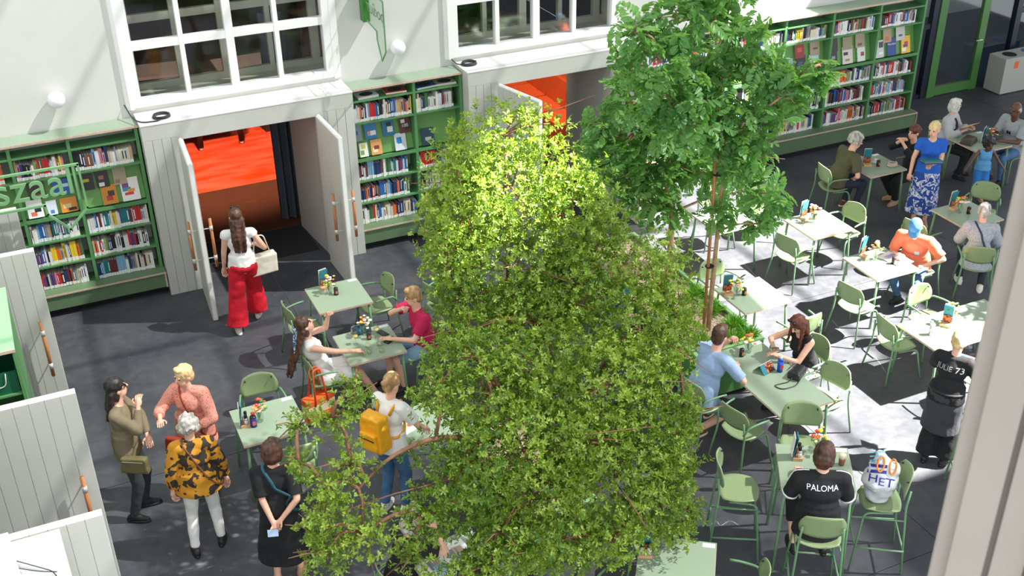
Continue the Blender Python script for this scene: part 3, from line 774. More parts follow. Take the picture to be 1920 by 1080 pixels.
def person(label, loc, deg, h=1.68, sit=None, lean=0, slean=0, twist=0, head=(0, 0), headtilt=0, armL=None, armR=None, feet=None, knees=None, skin=SK1,
           top=None, bottom=None, hair=None, shoes=None, fem=True, face=True, curl=(0.7, 0.7), zoff=0, extra=None):
    """local frame: x right, y forward, z up. sit = seat height. arm = (wrist xyz, elbow pole). feet = ((xL,yL),(xR,yR))"""
    s = h / 1.70
    P = Vector((0, 0, (sit + 0.085) if sit else 0.935 * s)); P.z += zoff
    ru = Matrix.Rotation(R(-lean), 3, 'X') @ Matrix.Rotation(R(slean), 3, 'Y')
    SPN = ru @ Vector((0, 0, 1))
    B = Matrix.Rotation(R(twist), 3, 'Z')
    rgt = ru @ (B @ Vector((1, 0, 0))); fwd = ru @ (B @ Vector((0, 1, 0)))
    TB = Matrix((rgt, fwd, SPN)).transposed()
    sw = (0.165 if fem else 0.19) * s
    W = P + SPN * 0.17 * s; C = P + SPN * 0.34 * s; Nk = P + SPN * 0.50 * s
    sh_ = {sd: P + SPN * 0.465 * s + rgt * sd * sw - fwd * 0.01 for sd in (-1, 1)}
    hp = {sd: P + Vector((sd * 0.088 * s, 0, -0.03)) for sd in (-1, 1)}
    hy, hp_ = head
    HR = Matrix.Rotation(R(hy), 3, 'Z') @ Matrix.Rotation(R(hp_), 3, 'X') @ Matrix.Rotation(R(headtilt), 3, 'Y')
    half = Matrix.Rotation(R(-lean * 0.5), 3, 'X')
    HB = half @ HR
    hr, hf, hu = HB @ Vector((1, 0, 0)), HB @ Vector((0, 1, 0)), HB @ Vector((0, 0, 1))
    HC = Nk + (half @ Vector((0, 0, 1))) * 0.175 * s + hf * 0.025
    k = s ** 0.5 if h > 1.3 else 0.92
    root = None
    # limbs
    ua, fa = 0.285 * s, 0.25 * s; th, shn = 0.43 * s, 0.42 * s
    arms = {}
    for sd, a in ((-1, armL), (1, armR)):
        if a is None: a = ((sd * (sw + 0.06), 0.03, P.z - 0.10 * s), (sd * 0.3, -1, 0))
        arms[sd] = (sh_[sd], *ik(sh_[sd], a[0], ua, fa, a[1]))
    if feet is None: feet = ((-0.09, 0), (0.09, 0.03)) if not sit else ((-0.12, 0.42), (0.12, 0.42))
    legs = {}
    for sd, ft in ((-1, feet[0]), (1, feet[1])):
        fz = ft[2] if len(ft) > 2 else 0.075 * s
        kp = (knees[0 if sd < 0 else 1]) if knees else Vector((sd * (0.15 if sit else 0.05), 1, 0.9 if sit else 0))
        legs[sd] = (hp[sd], *ik(hp[sd], (ft[0], ft[1], fz), th, shn, kp))
    b = MB()
    b.sph(P + Vector((0, -0.01, 0)), (0.16 * s, 0.115 * s, 0.125 * s), 14, 10); b.sph(W, ((0.128 if fem else 0.15) * s, 0.098 * s, 0.14 * s), 14, 10, TB)
    b.sph(C, ((0.145 if fem else 0.168) * s, 0.108 * s, 0.155 * s), 14, 10, TB)
    b.cap(sh_[-1] + rgt * 0.02, sh_[1] - rgt * 0.02, 0.058 * s)
    b.cap(Nk - SPN * 0.03, HC - hu * 0.03, 0.052 * s * (1 if fem else 1.12))
    b.sph(HC + hu * 0.035 * k - hf * 0.01, (0.076 * k, 0.094 * k, 0.100 * k), 16, 12, HB)
    b.sph(HC - hu * 0.045 * k + hf * 0.018 * k, (0.058 * k, 0.068 * k, 0.068 * k), 14, 10, HB)
    b.cap(HC + hu * 0.025 * k + hf * 0.085 * k, HC - hu * 0.012 * k + hf * 0.104 * k, 0.011 * k, 0.016 * k, 8)
    for sd in (-1, 1): b.sph(HC + hr * sd * 0.077 * k - hf * 0.008, (0.013 * k, 0.02 * k, 0.032 * k), 8, 6, HB)
    for sd in (-1, 1):
        a0, a1, a2 = arms[sd]
        b.cap(a0, a1, 0.047 * s, 0.037 * s); b.cap(a1, a2, 0.037 * s, 0.026 * s)
        l0, l1, l2 = legs[sd]
        b.cap(l0, l1, 0.082 * s, 0.053 * s, 12); b.cap(l1, l2, 0.054 * s, 0.034 * s, 12)
        d = (a2 - a1).normalized()
        b.cap(a2, a2 + d * 0.06 * s, 0.026 * s, 0.030 * s)
    me = remesh(b, 0.0125 * max(s, 0.75), 3, [skin], 'person_body')
    e = MB()
    for sd in (-1, 1):          # hands: palm edge to five fingers
        a0, a1, a2 = arms[sd]; d = (a2 - a1).normalized()
        up = Vector((0, 0, 1)); sdv = d.cross(up)
        sdv = sdv.normalized() if sdv.length > 0.1 else Vector((1, 0, 0))
        nrm = sdv.cross(d).normalized(); cu = curl[0 if sd < 0 else 1]
        pc = a2 + d * 0.045 * s
        e.sph(pc, 1, 10, 6, Matrix((sdv * 0.040 * s, nrm * 0.017 * s, d * 0.052 * s)).transposed())
        for i, (ox, ln) in enumerate(((-0.029, 0.062), (-0.010, 0.076), (0.010, 0.080), (0.029, 0.07))):
            q0 = a2 + d * 0.080 * s + sdv * ox * s
            d1 = (d * math.cos(cu * 0.8) - nrm * math.sin(cu * 0.8)); d2 = (d * math.cos(cu * 2.0) - nrm * math.sin(cu * 2.0))
            q1 = q0 + d1 * ln * 0.55 * s; q2 = q1 + d2 * ln * 0.5 * s
            e.cap(q0, q1, 0.0088 * s, 0.0082 * s, 6); e.cap(q1, q2, 0.0082 * s, 0.0068 * s, 6)
        tp = a2 + d * 0.03 * s + sdv * (-sd) * 0.034 * s
        t1 = tp + (d * 0.6 - sdv * sd * 0.7 - nrm * 0.3).normalized() * 0.035 * s; t2 = t1 + (d * 0.9 - nrm * 0.4).normalized() * 0.03 * s
        e.cap(tp, t1, 0.011 * s, 0.0095 * s, 6); e.cap(t1, t2, 0.0095 * s, 0.008 * s, 6)
    if face:
        e.mi(1)
        for sd in (-1, 1): e.sph(HC + hr * sd * 0.031 * k + hf * 0.079 * k + hu * 0.018 * k, (0.0125 * k, 0.008 * k, 0.007 * k), 8, 5, HB)
        e.mi(3)
        for sd in (-1, 1): e.sph(HC + hr * sd * 0.032 * k + hf * 0.081 * k + hu * 0.036 * k, (0.02 * k, 0.007 * k, 0.004 * k), 8, 4, HB)
        e.mi(2).sph(HC + hf * 0.081 * k - hu * 0.052 * k, (0.024 * k, 0.009 * k, 0.007 * k), 8, 5, HB)
    append(me, e, None)
    for m in (EYE, LIP if skin is not SK3 else mat('lips_dark', hx(112, 66, 58), 0.5), hair['m'] if hair and 'm' in hair else EYE): me.materials.append(m)
    root = link('person', me); tag(root, label, 'person', 'visitors in the hall')
    root.location = (loc[0], loc[1], 0); root.rotation_euler = (0, 0, R(deg - 90))
    out = dict(root=root, HC=HC, hr=hr, hf=hf, hu=hu, arms=arms, legs=legs, P=P, C=C, TB=TB, s=s, sh=sh_, SPN=SPN, fwd=fwd, rgt=rgt, HB=HB, k=k)
    # ---- top
    if top:
        g = top.get('grow', 0.014); t = MB(); q = s
        t.sph(C, ((0.145 if fem else 0.168) * q + g, 0.108 * q + g, 0.155 * q + g * 0.4), 16, 12, TB)
        t.sph(W, ((0.128 if fem else 0.15) * q + g * 1.4, 0.098 * q + g * 1.6, 0.15 * q), 16, 10, TB)
        hem = top.get('hem', 0.06)
        t.cyl(W, P + Vector((0, 0, -0.0)), 0.105 * q + g * 1.7, 0.122 * q + g * 1.6, 18, True, 1.33, rgt)
        t.cyl(P + Vector((0, 0, 0.02)), P - Vector((0, 0, hem)), 0.122 * q + g * 1.6, 0.126 * q + g * (1.8 + top.get('flare', 0) * 8), 18, True, 1.30, Vector((1, 0, 0)))
        if fem and not top.get('flat'):
            for sd in (-1, 1): t.sph(C + rgt * sd * 0.062 * q + fwd * 0.082 * q - SPN * 0.01, 0.055 * q, 10, 8)
        t.cap(sh_[-1] + rgt * 0.03, sh_[1] - rgt * 0.03, 0.056 * q + g * 0.7)
        sl = top.get('sleeve', 0.6); ga = top.get('sgrow', g * 1.3)
        for sd in (-1, 1):
            a0, a1, a2 = arms[sd]
            if sl > 0:
                t.sph(a0, 0.047 * q + ga, 12, 8)
                f1 = min(1, sl)
                t.cyl(a0, a0.lerp(a1, f1), 0.047 * q + ga, (0.047 * (1 - f1) + 0.037 * f1) * q + ga * 1.2, 12)
                if sl > 1:
                    t.sph(a1, 0.037 * q + ga * 1.1, 10, 8); f2 = sl - 1
                    t.cyl(a1, a1.lerp(a2, f2), 0.037 * q + ga * 1.1, (0.037 * (1 - f2) + 0.026 * f2) * q + ga * 0.9, 12)
        mt = remesh(t, 0.0125, 2, [top['m']], 'shirt', top.get('wr', 0.009), 10.0)
        out['top'] = link(top.get('nm', 'shirt'), mt, root)
    # ---- bottom
    if bottom:
        g = bottom.get('grow', 0.012); t = MB(); q = s; kd = bottom.get('kind', 'trousers')
        t.sph(P + Vector((0, -0.01, 0)), (0.16 * q + g, 0.115 * q + g, 0.115 * q), 16, 10)
        if kd in ('trousers', 'shorts'):
            ln = bottom.get('len', 1.95); fl = bottom.get('flare', 0)
            for sd in (-1, 1):
                l0, l1, l2 = legs[sd]
                t.sph(l0, 0.082 * q + g, 12, 8); f1 = min(1, ln)
                t.cyl(l0, l0.lerp(l1, f1), 0.082 * q + g, (0.082 * (1 - f1) + 0.053 * f1) * q + g + fl * 0.4 * f1, 14)
                if ln > 1:
                    f2 = ln - 1; t.sph(l1, 0.053 * q + g + fl * 0.4, 12, 8)
                    t.cyl(l1, l1.lerp(l2, f2), 0.054 * q + g + fl * 0.4, (0.054 * (1 - f2) + 0.036 * f2) * q + g + fl, 14)
        elif kd == 'skirt':     # standing skirt
            z1 = bottom['z']; fl = bottom.get('flare', 0.05)
            cx = Vector((0, (legs[-1][2].y + legs[1][2].y) / 2, z1))
            t.cyl(P, Vector((0, 0.0, P.z - 0.12)), 0.12 * q + g, 0.135 * q + g, 20, True, 1.3, Vector((1, 0, 0)))
            t.cyl(Vector((0, 0, P.z - 0.11)), cx, 0.135 * q + g, 0.14 * q + g + fl, 20, True, 1.25, Vector((1, 0, 0)))
        elif kd == 'lap':       # skirt over seated thighs
            ln = bottom.get('len', 0.9)
            for sd in (-1, 1):
                l0, l1, l2 = legs[sd]
                t.cyl(l0 - Vector((0, 0.06, 0)), l0.lerp(l1, ln), 0.095 * q + g, 0.085 * q + g, 14)
            m0 = (legs[-1][0] + legs[1][0]) / 2; m1 = (legs[-1][0].lerp(legs[-1][1], ln) + legs[1][0].lerp(legs[1][1], ln)) / 2
            t.cyl(m0, m1, 0.085 * q, 0.075 * q, 12)
        mt = remesh(t, 0.0125, 2, [bottom['m']], 'trousers', bottom.get('wr', 0.007), 9.0)
        out['bottom'] = link(bottom.get('nm', 'trousers'), mt, root)
    # ---- shoes
    if shoes:
        for sd in (-1, 1):
            l0, l1, l2 = legs[sd]; t = MB()
            fd = (l2 - l1); fd.z = 0
            fd = Vector((sd * 0.18, 1, 0)).normalized() if shoes.get('fd') is None else Vector(shoes['fd']).normalized()
            z0 = l2.z - 0.075 * s
            hz = Vector((l2.x, l2.y, z0 + 0.042)) - fd * 0.045; tz = hz + fd * 0.185 * s
            t.cap(hz, hz + fd * 0.09 * s + Vector((0, 0, 0.012)), 0.04 * s, 0.042 * s); t.cap(hz + fd * 0.08 * s, tz - Vector((0, 0, 0.01)), 0.042 * s, 0.030 * s)
            t.cyl(Vector((l2.x, l2.y, z0 + 0.03)), Vector((l2.x, l2.y, z0 + 0.095)), 0.046 * s, 0.044 * s)
            mt = remesh(t, 0.011, 2, [shoes['m']], 'shoe')
            so_ = MB()
            ax = Vector((-fd.y, fd.x, 0)); pts = []
            for a in range(16):
                tt = 2 * PI * a / 16; pts.append((hz + fd * (0.085 * s + 0.135 * s * math.cos(tt)) + ax * 0.046 * s * math.sin(tt)))
            vs_ = [(p.x, p.y, z0 + 0.001) for p in pts] + [(p.x, p.y, z0 + 0.028) for p in pts]
            so_.mi(1).add(vs_, [(i, (i + 1) % 16, 16 + (i + 1) % 16, 16 + i) for i in range(16)] + [tuple(range(15, -1, -1)), tuple(range(16, 32))])
            append(mt, so_, None); mt.materials.append(shoes.get('sole', shoes['m']))
            link('shoe', mt, root)
    # ---- hair
    if hair:
        t = MB(); st = hair['st']; q = k
        def at(x, y, z): return HC + hr * x * q + hf * y * q + hu * z * q
        rn = random.Random(label)
        if st != 'bald':
            t.sph(at(0, -0.014, 0.056), (0.087 * q, 0.099 * q, 0.095 * q), 16, 12, HB)
        if st in ('short', 'cap'):
            t.sph(at(0, -0.055, 0.0), (0.074 * q, 0.062 * q, 0.085 * q), 14, 10, HB)
            if hair.get('quiff'): t.sph(at(0, 0.045, 0.115), (0.06 * q, 0.045 * q, 0.03 * q), 12, 8, HB)
        if st == 'bob':
            t.sph(at(0, -0.045, -0.01), (0.092 * q, 0.075 * q, 0.11 * q), 14, 10, HB)
            for sd in (-1, 1): t.sph(at(sd * 0.078, -0.005, 0.0), (0.022 * q, 0.06 * q, 0.10 * q), 10, 8, HB)
            t.sph(at(0, 0.05, 0.10), (0.068 * q, 0.045 * q, 0.035 * q), 12, 8, HB)
        if st == 'curly':
            for i in range(90):
                u = rn.uniform(-1, 1); a = rn.uniform(0, 2 * PI); r_ = math.sqrt(1 - u * u)
                d_ = Vector((r_ * math.cos(a), r_ * math.sin(a), u))
                if d_.y > 0.35 and d_.z < 0.45: continue
                if d_.z < -0.75: continue
                t.sph(at(d_.x * 0.095, -0.02 + d_.y * 0.105, 0.04 + d_.z * 0.105), rn.uniform(0.016, 0.030) * q, 8, 6)
        if st in ('long', 'pony'):
            L_ = hair.get('len', 0.45)
            if st == 'long':
                t.sph(at(0, -0.05, -0.02), (0.088 * q, 0.06 * q, 0.12 * q), 14, 10, HB)
                for i in range(9):
                    x = -0.075 + i * 0.15 / 8; p0 = at(x, -0.06 - 0.02 * math.cos(x * 20) - rn.uniform(-0.02, 0.03), 0.0)
                    dn = Vector((0, -0.10 if lean >= 0 else -0.25, -1)).normalized()
                    p1 = p0 + dn * L_ * 0.55 + Vector((rn.uniform(-.01, .01), -0.03, 0)); p2 = p0 + dn * L_ * rn.uniform(0.88, 1.0) + Vector((-x * 0.1, -0.02 + rn.uniform(-0.035, 0.03), 0))
                    t.cap(p0, p1, 0.026, 0.024, 8); t.cap(p1, p2, 0.024, 0.012, 8)
                if hair.get('front'):
                    for sd in (-1, 1):
                        p0 = at(sd * 0.08, 0.0, 0.0); t.cap(at(sd * 0.06, 0.02, 0.09), p0, 0.024, 0.024, 8)
                        p1 = p0 + Vector((sd * 0.02, hair['front'], -L_ * 0.8)); t.cap(p0, p1, 0.027, 0.016, 8)
            else:
                p0 = at(0, -0.10, 0.05); p1 = p0 + Vector((0, -0.05, -L_ * 0.5)); t.cap(p0, p1, 0.028, 0.03, 10); t.cap(p1, p1 + Vector((0, -0.0, -L_ * 0.5)), 0.03, 0.012, 10)
        if st == 'bun':
            t.sph(at(0, -0.06, 0.0), (0.072 * q, 0.05 * q, 0.07 * q), 14, 10, HB); t.sph(at(0, -0.115, 0.03), 0.038 * q, 12, 8)
        if st == 'bald':
            for sd in (-1, 1): t.sph(at(sd * 0.066, -0.03, 0.01), (0.02 * q, 0.05 * q, 0.05 * q), 10, 8, HB)
            t.sph(at(0, -0.075, 0.01), (0.06 * q, 0.03 * q, 0.05 * q), 12, 8, HB)
        mt = remesh(t, 0.0115, 1, [hair['m']], 'hair', hair.get('rough', 0.008), 28.0)
        out['hair'] = link('hair', mt, root)
    return out

def hairm(nm, a, b): return mat('hair_' + nm, hx(*a), 0.5, col2=hx(*b), scale=16, stretch=(1.6, 1.6, 0.35))
H_BRN = hairm('brown', (52, 32, 24), (96, 62, 44)); H_AUB = hairm('auburn', (70, 30, 22), (120, 60, 40)); H_BLK = hairm('black', (22, 18, 20), (48, 38, 38))
H_BLD = hairm('blond', (206, 170, 112), (234, 208, 158)); H_GRY = hairm('grey', (140, 134, 126), (204, 200, 192)); H_WHT = hairm('white', (190, 186, 178), (226, 222, 214)); H_DBL = hairm('dark_blond', (150, 112, 70), (200, 162, 110))
SH_BLK = dict(m=mat('shoe_black', hx(28, 28, 30), 0.6)); SH_WHT = dict(m=mat('shoe_white', hx(226, 224, 218), 0.6)); SH_TAN = dict(m=mat('shoe_tan', hx(180, 140, 110), 0.6)); SH_BRN = dict(m=mat('shoe_brown', hx(96, 56, 40), 0.6), sole=mat('sole_cream', hx(226, 208, 180), 0.7))
C_WHT = cloth('white', (236, 234, 230), 0.02); C_RED = cloth('red', (206, 16, 40)); C_OLV = cloth('olive', (124, 112, 88)); C_BLK = cloth('black', (24, 24, 27)); C_CHAR = cloth('charcoal', (52, 54, 58))
C_NAVY = cloth('navy', (36, 46, 66)); C_JEAN = cloth('jeans', (66, 104, 142), 0.15); C_LJEAN = cloth('light_denim', (124, 158, 184), 0.15); C_MAG = cloth('magenta', (190, 26, 78)); C_BLUE = cloth('pale_blue', (150, 172, 206)); C_CORAL = cloth('coral', (238, 120, 88))
C_RBLUE = cloth('royal_blue', (28, 92, 190)); C_GRYT = cloth('grey_tee', (158, 162, 164)); C_CARD = cloth('cardigan', (184, 184, 188)); C_SKY = cloth('sky', (92, 156, 204)); C_OLV2 = cloth('olive_green', (84, 82, 56)); C_TEAL = cloth('teal', (24, 88, 104))
C_DOT = mat_pattern('pink_dotted_cloth', hx(150, 70, 60), hx(228, 152, 134), 'voronoi', 55, 0.22, 0.30)
C_YEL = mat_pattern('yellow_black_print', hx(52, 46, 36), hx(206, 142, 34), 'noise', 8.5, 0.475, 0.49)
C_FLOR = mat_pattern('blue_white_floral', hx(30, 66, 150), hx(228, 230, 236), 'noise', 11, 0.49, 0.52, c3=hx(30, 66, 150))
C_SPEC = mat_pattern('grey_speckled', hx(96, 104, 120), hx(176, 182, 190), 'voronoi', 90, 0.2, 0.45)
C_BWP = mat_pattern('black_white_print', hx(30, 30, 32), hx(232, 228, 220), 'noise', 24, 0.46, 0.5)

PPL = {}
PPL['red'] = person('person walking to the doorway in red trousers with cream tote', (2.23, 13.70), 78, 1.72, head=(8, 4),
    feet=((-0.17, -0.16), (0.10, 0.20, 0.10)), armR=((0.20, 0.22, 1.12), (0.6, -0.6, -0.4)), armL=((-0.26, 0.10, 0.84), (-0.4, -1, 0)),
    top=dict(m=C_WHT, sleeve=0.18, hem=0.02, nm='blouse'), bottom=dict(m=C_RED, grow=0.03, flare=0.075, len=1.93, wr=0.014), hair=dict(st='long', m=H_BRN, len=0.46), shoes=SH_WHT)
PPL['olive'] = person('dark-haired person in olive top with chin on hand', (0.24, 10.38), -18, 1.70, head=(28, 10), armR=((0.02, 0.20, 1.40), (0.5, 0.2, -1)), armL=((0.06, 0.24, 1.06), (-1, 0.3, -0.3)),
    feet=((-0.13, 0.02), (0.12, -0.05)), top=dict(m=C_OLV, sleeve=1.9, hem=0.10, grow=0.012), bottom=dict(m=C_CHAR, grow=0.012), hair=dict(st='long', m=H_BLK, len=0.33), shoes=SH_BLK)
PPL['pink'] = person('blond person in pink dotted blouse gesturing with one hand', (0.95, 10.42), -128, 1.64, head=(-25, -4), armR=((0.16, 0.36, 1.22), (1, -0.4, -0.8)), armL=((-0.12, 0.24, 1.02), (-1, -0.3, -0.2)), curl=(0.5, 0.15),
    top=dict(m=C_DOT, sleeve=1.55, hem=0.16, grow=0.03, flare=0.02, nm='blouse', sgrow=0.026), bottom=dict(m=C_TEAL, grow=0.02), hair=dict(st='short', m=H_BLD, quiff=1), shoes=SH_BLK)
PPL['yellow'] = person('grey-haired person in yellow and black blouse seen from behind', (0.80, 9.52), 82, 1.62, head=(12, 0), feet=((-0.15, -0.05), (0.12, 0.05)), armL=((-0.27, -0.02, 0.76), (-1, -0.6, 0)), armR=((0.28, 0.06, 0.78), (1, -0.6, 0)),
    top=dict(m=C_YEL, sleeve=1.85, hem=0.10, grow=0.034, nm='blouse', sgrow=0.03, wr=0.012, flare=0.01), bottom=dict(m=C_WHT, grow=0.012), hair=dict(st='curly', m=H_GRY, rough=0.012), shoes=SH_BLK)
PPL['dress'] = person('brown-haired person in black dress with hands behind the back', (1.42, 8.73), 72, 1.66, head=(-25, 0), armL=((-0.04, -0.20, 0.88), (-1, -0.5, 0)), armR=((0.05, -0.19, 0.95), (1, -0.5, 0)), feet=((-0.1, -0.06), (0.12, 0.06)),
    top=dict(m=C_BLK, sleeve=0.85, hem=0.0, grow=0.02, nm='bodice'), bottom=dict(m=C_BLK, kind='skirt', z=0.34, flare=0.06, grow=0.025, nm='skirt', wr=0.014), hair=dict(st='bob', m=H_BRN), shoes=SH_TAN)
PPL['white'] = person('long-haired person in white sleeveless dress leaning back at a table', (2.60, 11.40), 2, 1.70, sit=0.46, lean=-16, head=(0, 22), armR=((0.22, 0.46, 0.80), (1, -0.6, -0.4)), armL=((-0.06, 0.16, 1.22), (-0.4, 1, -0.6)),
    feet=((-0.10, 0.55), (0.12, 0.62)), top=dict(m=C_WHT, sleeve=0, hem=0.02, nm='bodice', grow=0.013), bottom=dict(m=C_WHT, kind='lap', nm='skirt', len=0.75), hair=dict(st='long', m=H_BRN, len=0.62), shoes=SH_BLK)
PPL['magenta'] = person('person in magenta shirt raising a hand to the mouth', (3.94, 11.42), 180, 1.76, sit=0.46, lean=10, head=(-8, -4), fem=False, armR=((0.05, 0.28, 1.08), (1, 0.2, -0.7)), armL=((-0.12, 0.46, 0.80), (-0.5, -0.4, -0.9)), curl=(0.2, 1.2), feet=((-0.13, 0.36), (0.14, 0.46)),
    top=dict(m=C_MAG, sleeve=0.7, grow=0.018), bottom=dict(m=C_LJEAN, kind='shorts', len=0.95, grow=0.018, nm='shorts'), hair=dict(st='short', m=H_DBL, quiff=1, rough=0.004), shoes=SH_BLK)
PPL['pack'] = person('fair-haired person in white tee and jeans wearing a yellow backpack', (2.72, 9.24), 30, 1.68, lean=8, head=(-6, -14), armR=((0.20, 0.34, 0.98), (1, -0.5, -0.3)), armL=((-0.18, 0.36, 0.98), (-1, -0.5, -0.3)), feet=((-0.10, -0.04), (0.10, 0.06)),
    top=dict(m=C_WHT, sleeve=0.75, grow=0.02, hem=0.06), bottom=dict(m=C_JEAN, grow=0.014), hair=dict(st='bun', m=H_DBL), shoes=SH_WHT)
PPL['reader'] = person('grey-haired newspaper reader in black with hands to the face', (2.24, 7.66), 12, 1.66, sit=0.46, lean=16, head=(0, -20), armR=((0.10, 0.36, 1.08), (1, 0.4, -1)), armL=((-0.10, 0.36, 1.08), (-1, 0.4, -1)), curl=(0.4, 0.4), feet=((-0.12, 0.40), (0.12, 0.44)),
    top=dict(m=C_BLK, sleeve=0.7, grow=0.02), bottom=dict(m=C_CHAR), hair=dict(st='bob', m=H_GRY), shoes=SH_BLK)
PPL['blue'] = person('person in pale blue shirt resting chin on hand at the long table', (6.40, 9.02), 14, 1.80, sit=0.46, lean=22, head=(12, 4), fem=False, armR=((0.16, 0.42, 0.82), (1, -0.2, -0.5)), armL=((0.02, 0.42, 1.12), (-0.8, 0.5, -1)), curl=(1.1, 0.6), feet=((-0.14, 0.34), (0.05, -0.10)),
    knees=(Vector((-0.15, 1, 0.9)), Vector((0.2, 1, -0.2))),
    top=dict(m=C_BLUE, sleeve=0.85, grow=0.02, hem=0.08), bottom=dict(m=C_LJEAN, kind='shorts', len=0.98, grow=0.02, nm='shorts'), hair=dict(st='short', m=H_BRN, quiff=1, rough=0.005), shoes=SH_BRN)
PPL['phone'] = person('auburn-haired person in black vest looking at a phone', (7.88, 9.0), 186, 1.66, sit=0.46, lean=20, head=(0, -26), armR=((0.14, 0.44, 0.86), (1, 0.0, -0.5)), armL=((-0.02, 0.50, 0.84), (-0.6, -0.4, -0.9)), curl=(0.6, 0.7), feet=((-0.1, 0.3), (0.1, 0.36)),
    top=dict(m=C_BLK, sleeve=0, hem=0.03, grow=0.011, nm='vest'), bottom=dict(m=C_BWP, kind='lap', nm='skirt', len=0.9), hair=dict(st='long', m=H_AUB, len=0.34, front=0.05), shoes=SH_BLK)
PPL['jersey'] = person('person in black PALOMA jersey on a bar stool seen from behind', (5.99, 6.40), 60, 1.76, sit=0.755, lean=12, head=(-22, -8), fem=False, armR=((0.20, 0.36, 1.08), (0.45, -0.5, -0.9)), armL=((-0.18, 0.38, 1.10), (-0.45, -0.5, -0.9)), feet=((-0.15, 0.22, 0.38), (0.15, 0.22, 0.38)), zoff=0.0,
    top=dict(m=C_BLK, sleeve=0.85, grow=0.028, hem=0.10, sgrow=0.028), bottom=dict(m=C_BLK, kind='trousers', len=1.5), hair=dict(st='bob', m=H_BRN), shoes=SH_BLK)
PPL['server'] = person('server in black tee and apron standing with a tablet', (8.47, 7.40), 28, 1.64, lean=8, head=(8, -26), armR=((0.16, 0.32, 1.10), (1, -0.6, -0.5)), armL=((-0.06, 0.36, 1.12), (-1, -0.5, -0.5)), feet=((-0.09, 0), (0.11, 0.04)),
    top=dict(m=C_BLK, sleeve=0.8, grow=0.022, hem=0.02), bottom=dict(m=C_BLK, grow=0.03, flare=0.05, len=1.93), hair=dict(st='bun', m=H_BLD), shoes=SH_BLK)
PPL['cap'] = person('person in coral shirt and blue cap reading at a table', (10.80, 10.42), 208, 1.76, sit=0.46, lean=24, head=(4, -34), fem=False, armR=((0.12, 0.42, 0.80), (0.6, -0.4, -0.9)), armL=((-0.22, 0.34, 0.70), (-1, -0.2, -0.2)), feet=((-0.16, 0.18), (0.10, 0.22)),
    top=dict(m=C_CORAL, sleeve=0.85, grow=0.024, sgrow=0.026), bottom=dict(m=C_JEAN), hair=dict(st='short', m=H_GRY), shoes=SH_BLK)
PPL['speck'] = person('grey-haired person in speckled grey shirt seen from behind at a table', (11.60, 10.10), 52, 1.66, sit=0.46, lean=16, head=(-12, -14), armR=((0.18, 0.42, 0.80), (0.5, -0.4, -0.9)), armL=((-0.16, 0.42, 0.80), (-0.5, -0.4, -0.9)), feet=((-0.12, 0.30), (0.14, 0.1)),
    top=dict(m=C_SPEC, sleeve=1.6, grow=0.026, hem=0.10), bottom=dict(m=C_NAVY), hair=dict(st='short', m=H_GRY), shoes=SH_WHT)
PPL['floral'] = person('standing person in blue top and blue-white patterned skirt holding books', (12.45, 12.10), -128, 1.68, head=(-30, -6), armL=((-0.02, 0.26, 1.14), (-0.45, -0.5, -0.9)), armR=((0.26, 0.04, 0.82), (1, -0.6, 0)), feet=((-0.08, 0), (0.09, 0.03)),
    top=dict(m=C_RBLUE, sleeve=0.5, grow=0.013, hem=0.0), bottom=dict(m=C_FLOR, kind='skirt', z=0.24, flare=0.03, grow=0.025, nm='skirt', wr=0.012), hair=dict(st='bun', m=H_BLD), shoes=SH_TAN)
PPL['olive2'] = person('curly grey-haired person in olive shirt leaning on a table', (11.52, 13.08), -8, 1.74, sit=0.46, lean=26, head=(-10, -6), fem=False, armR=((0.14, 0.26, 0.60), (1, -0.3, -0.3)), armL=((-0.16, 0.42, 0.80), (-0.5, -0.4, -0.9)), feet=((-0.12, 0.30), (0.12, 0.34)),
    top=dict(m=C_OLV2, sleeve=0.8, grow=0.02), bottom=dict(m=C_NAVY), hair=dict(st='curly', m=H_GRY, rough=0.012), shoes=SH_BRN)
PPL['lace'] = person('brown-haired person in black lace top with clasped hands', (12.90, 12.86), 182, 1.66, sit=0.46, lean=8, head=(0, 4), armR=((0.04, 0.32, 1.10), (1, 0.2, -1)), armL=((-0.04, 0.34, 1.08), (-1, 0.2, -1)), feet=((-0.02, 0.30), (0.16, 0.20)),
    top=dict(m=C_BLK, sleeve=1.6, grow=0.014), bottom=dict(m=C_BLK, grow=0.02), hair=dict(st='bun', m=H_AUB), shoes=SH_TAN)
PPL['cardigan'] = person('white-haired person in grey cardigan holding an envelope', (14.16, 13.50), -62, 1.66, sit=0.46, lean=4, head=(45, 0), armR=((0.10, 0.30, 0.86), (0.5, -0.4, -0.9)), armL=((-0.10, 0.32, 0.86), (-0.5, -0.4, -0.9)), feet=((-0.12, 0.30), (0.10, 0.34)),
    top=dict(m=C_CARD, sleeve=1.8, grow=0.026, hem=0.12, nm='cardigan'), bottom=dict(m=C_BLK), hair=dict(st='bob', m=H_WHT), shoes=SH_BLK)
PPL['greytee'] = person('person in grey tee with sunglasses on the neckline', (15.02, 12.82), 186, 1.78, sit=0.46, lean=12, head=(-4, 4), fem=False, skin=SK3, armR=((0.16, 0.40, 0.82), (0.5, -0.4, -0.9)), armL=((-0.10, 0.46, 0.80), (-0.6, -0.4, -0.9)), feet=((-0.14, 0.36), (0.14, 0.30)),
    top=dict(m=C_GRYT, sleeve=0.8, grow=0.02), bottom=dict(m=C_JEAN), hair=dict(st='bald', m=H_GRY), shoes=SH_BLK)
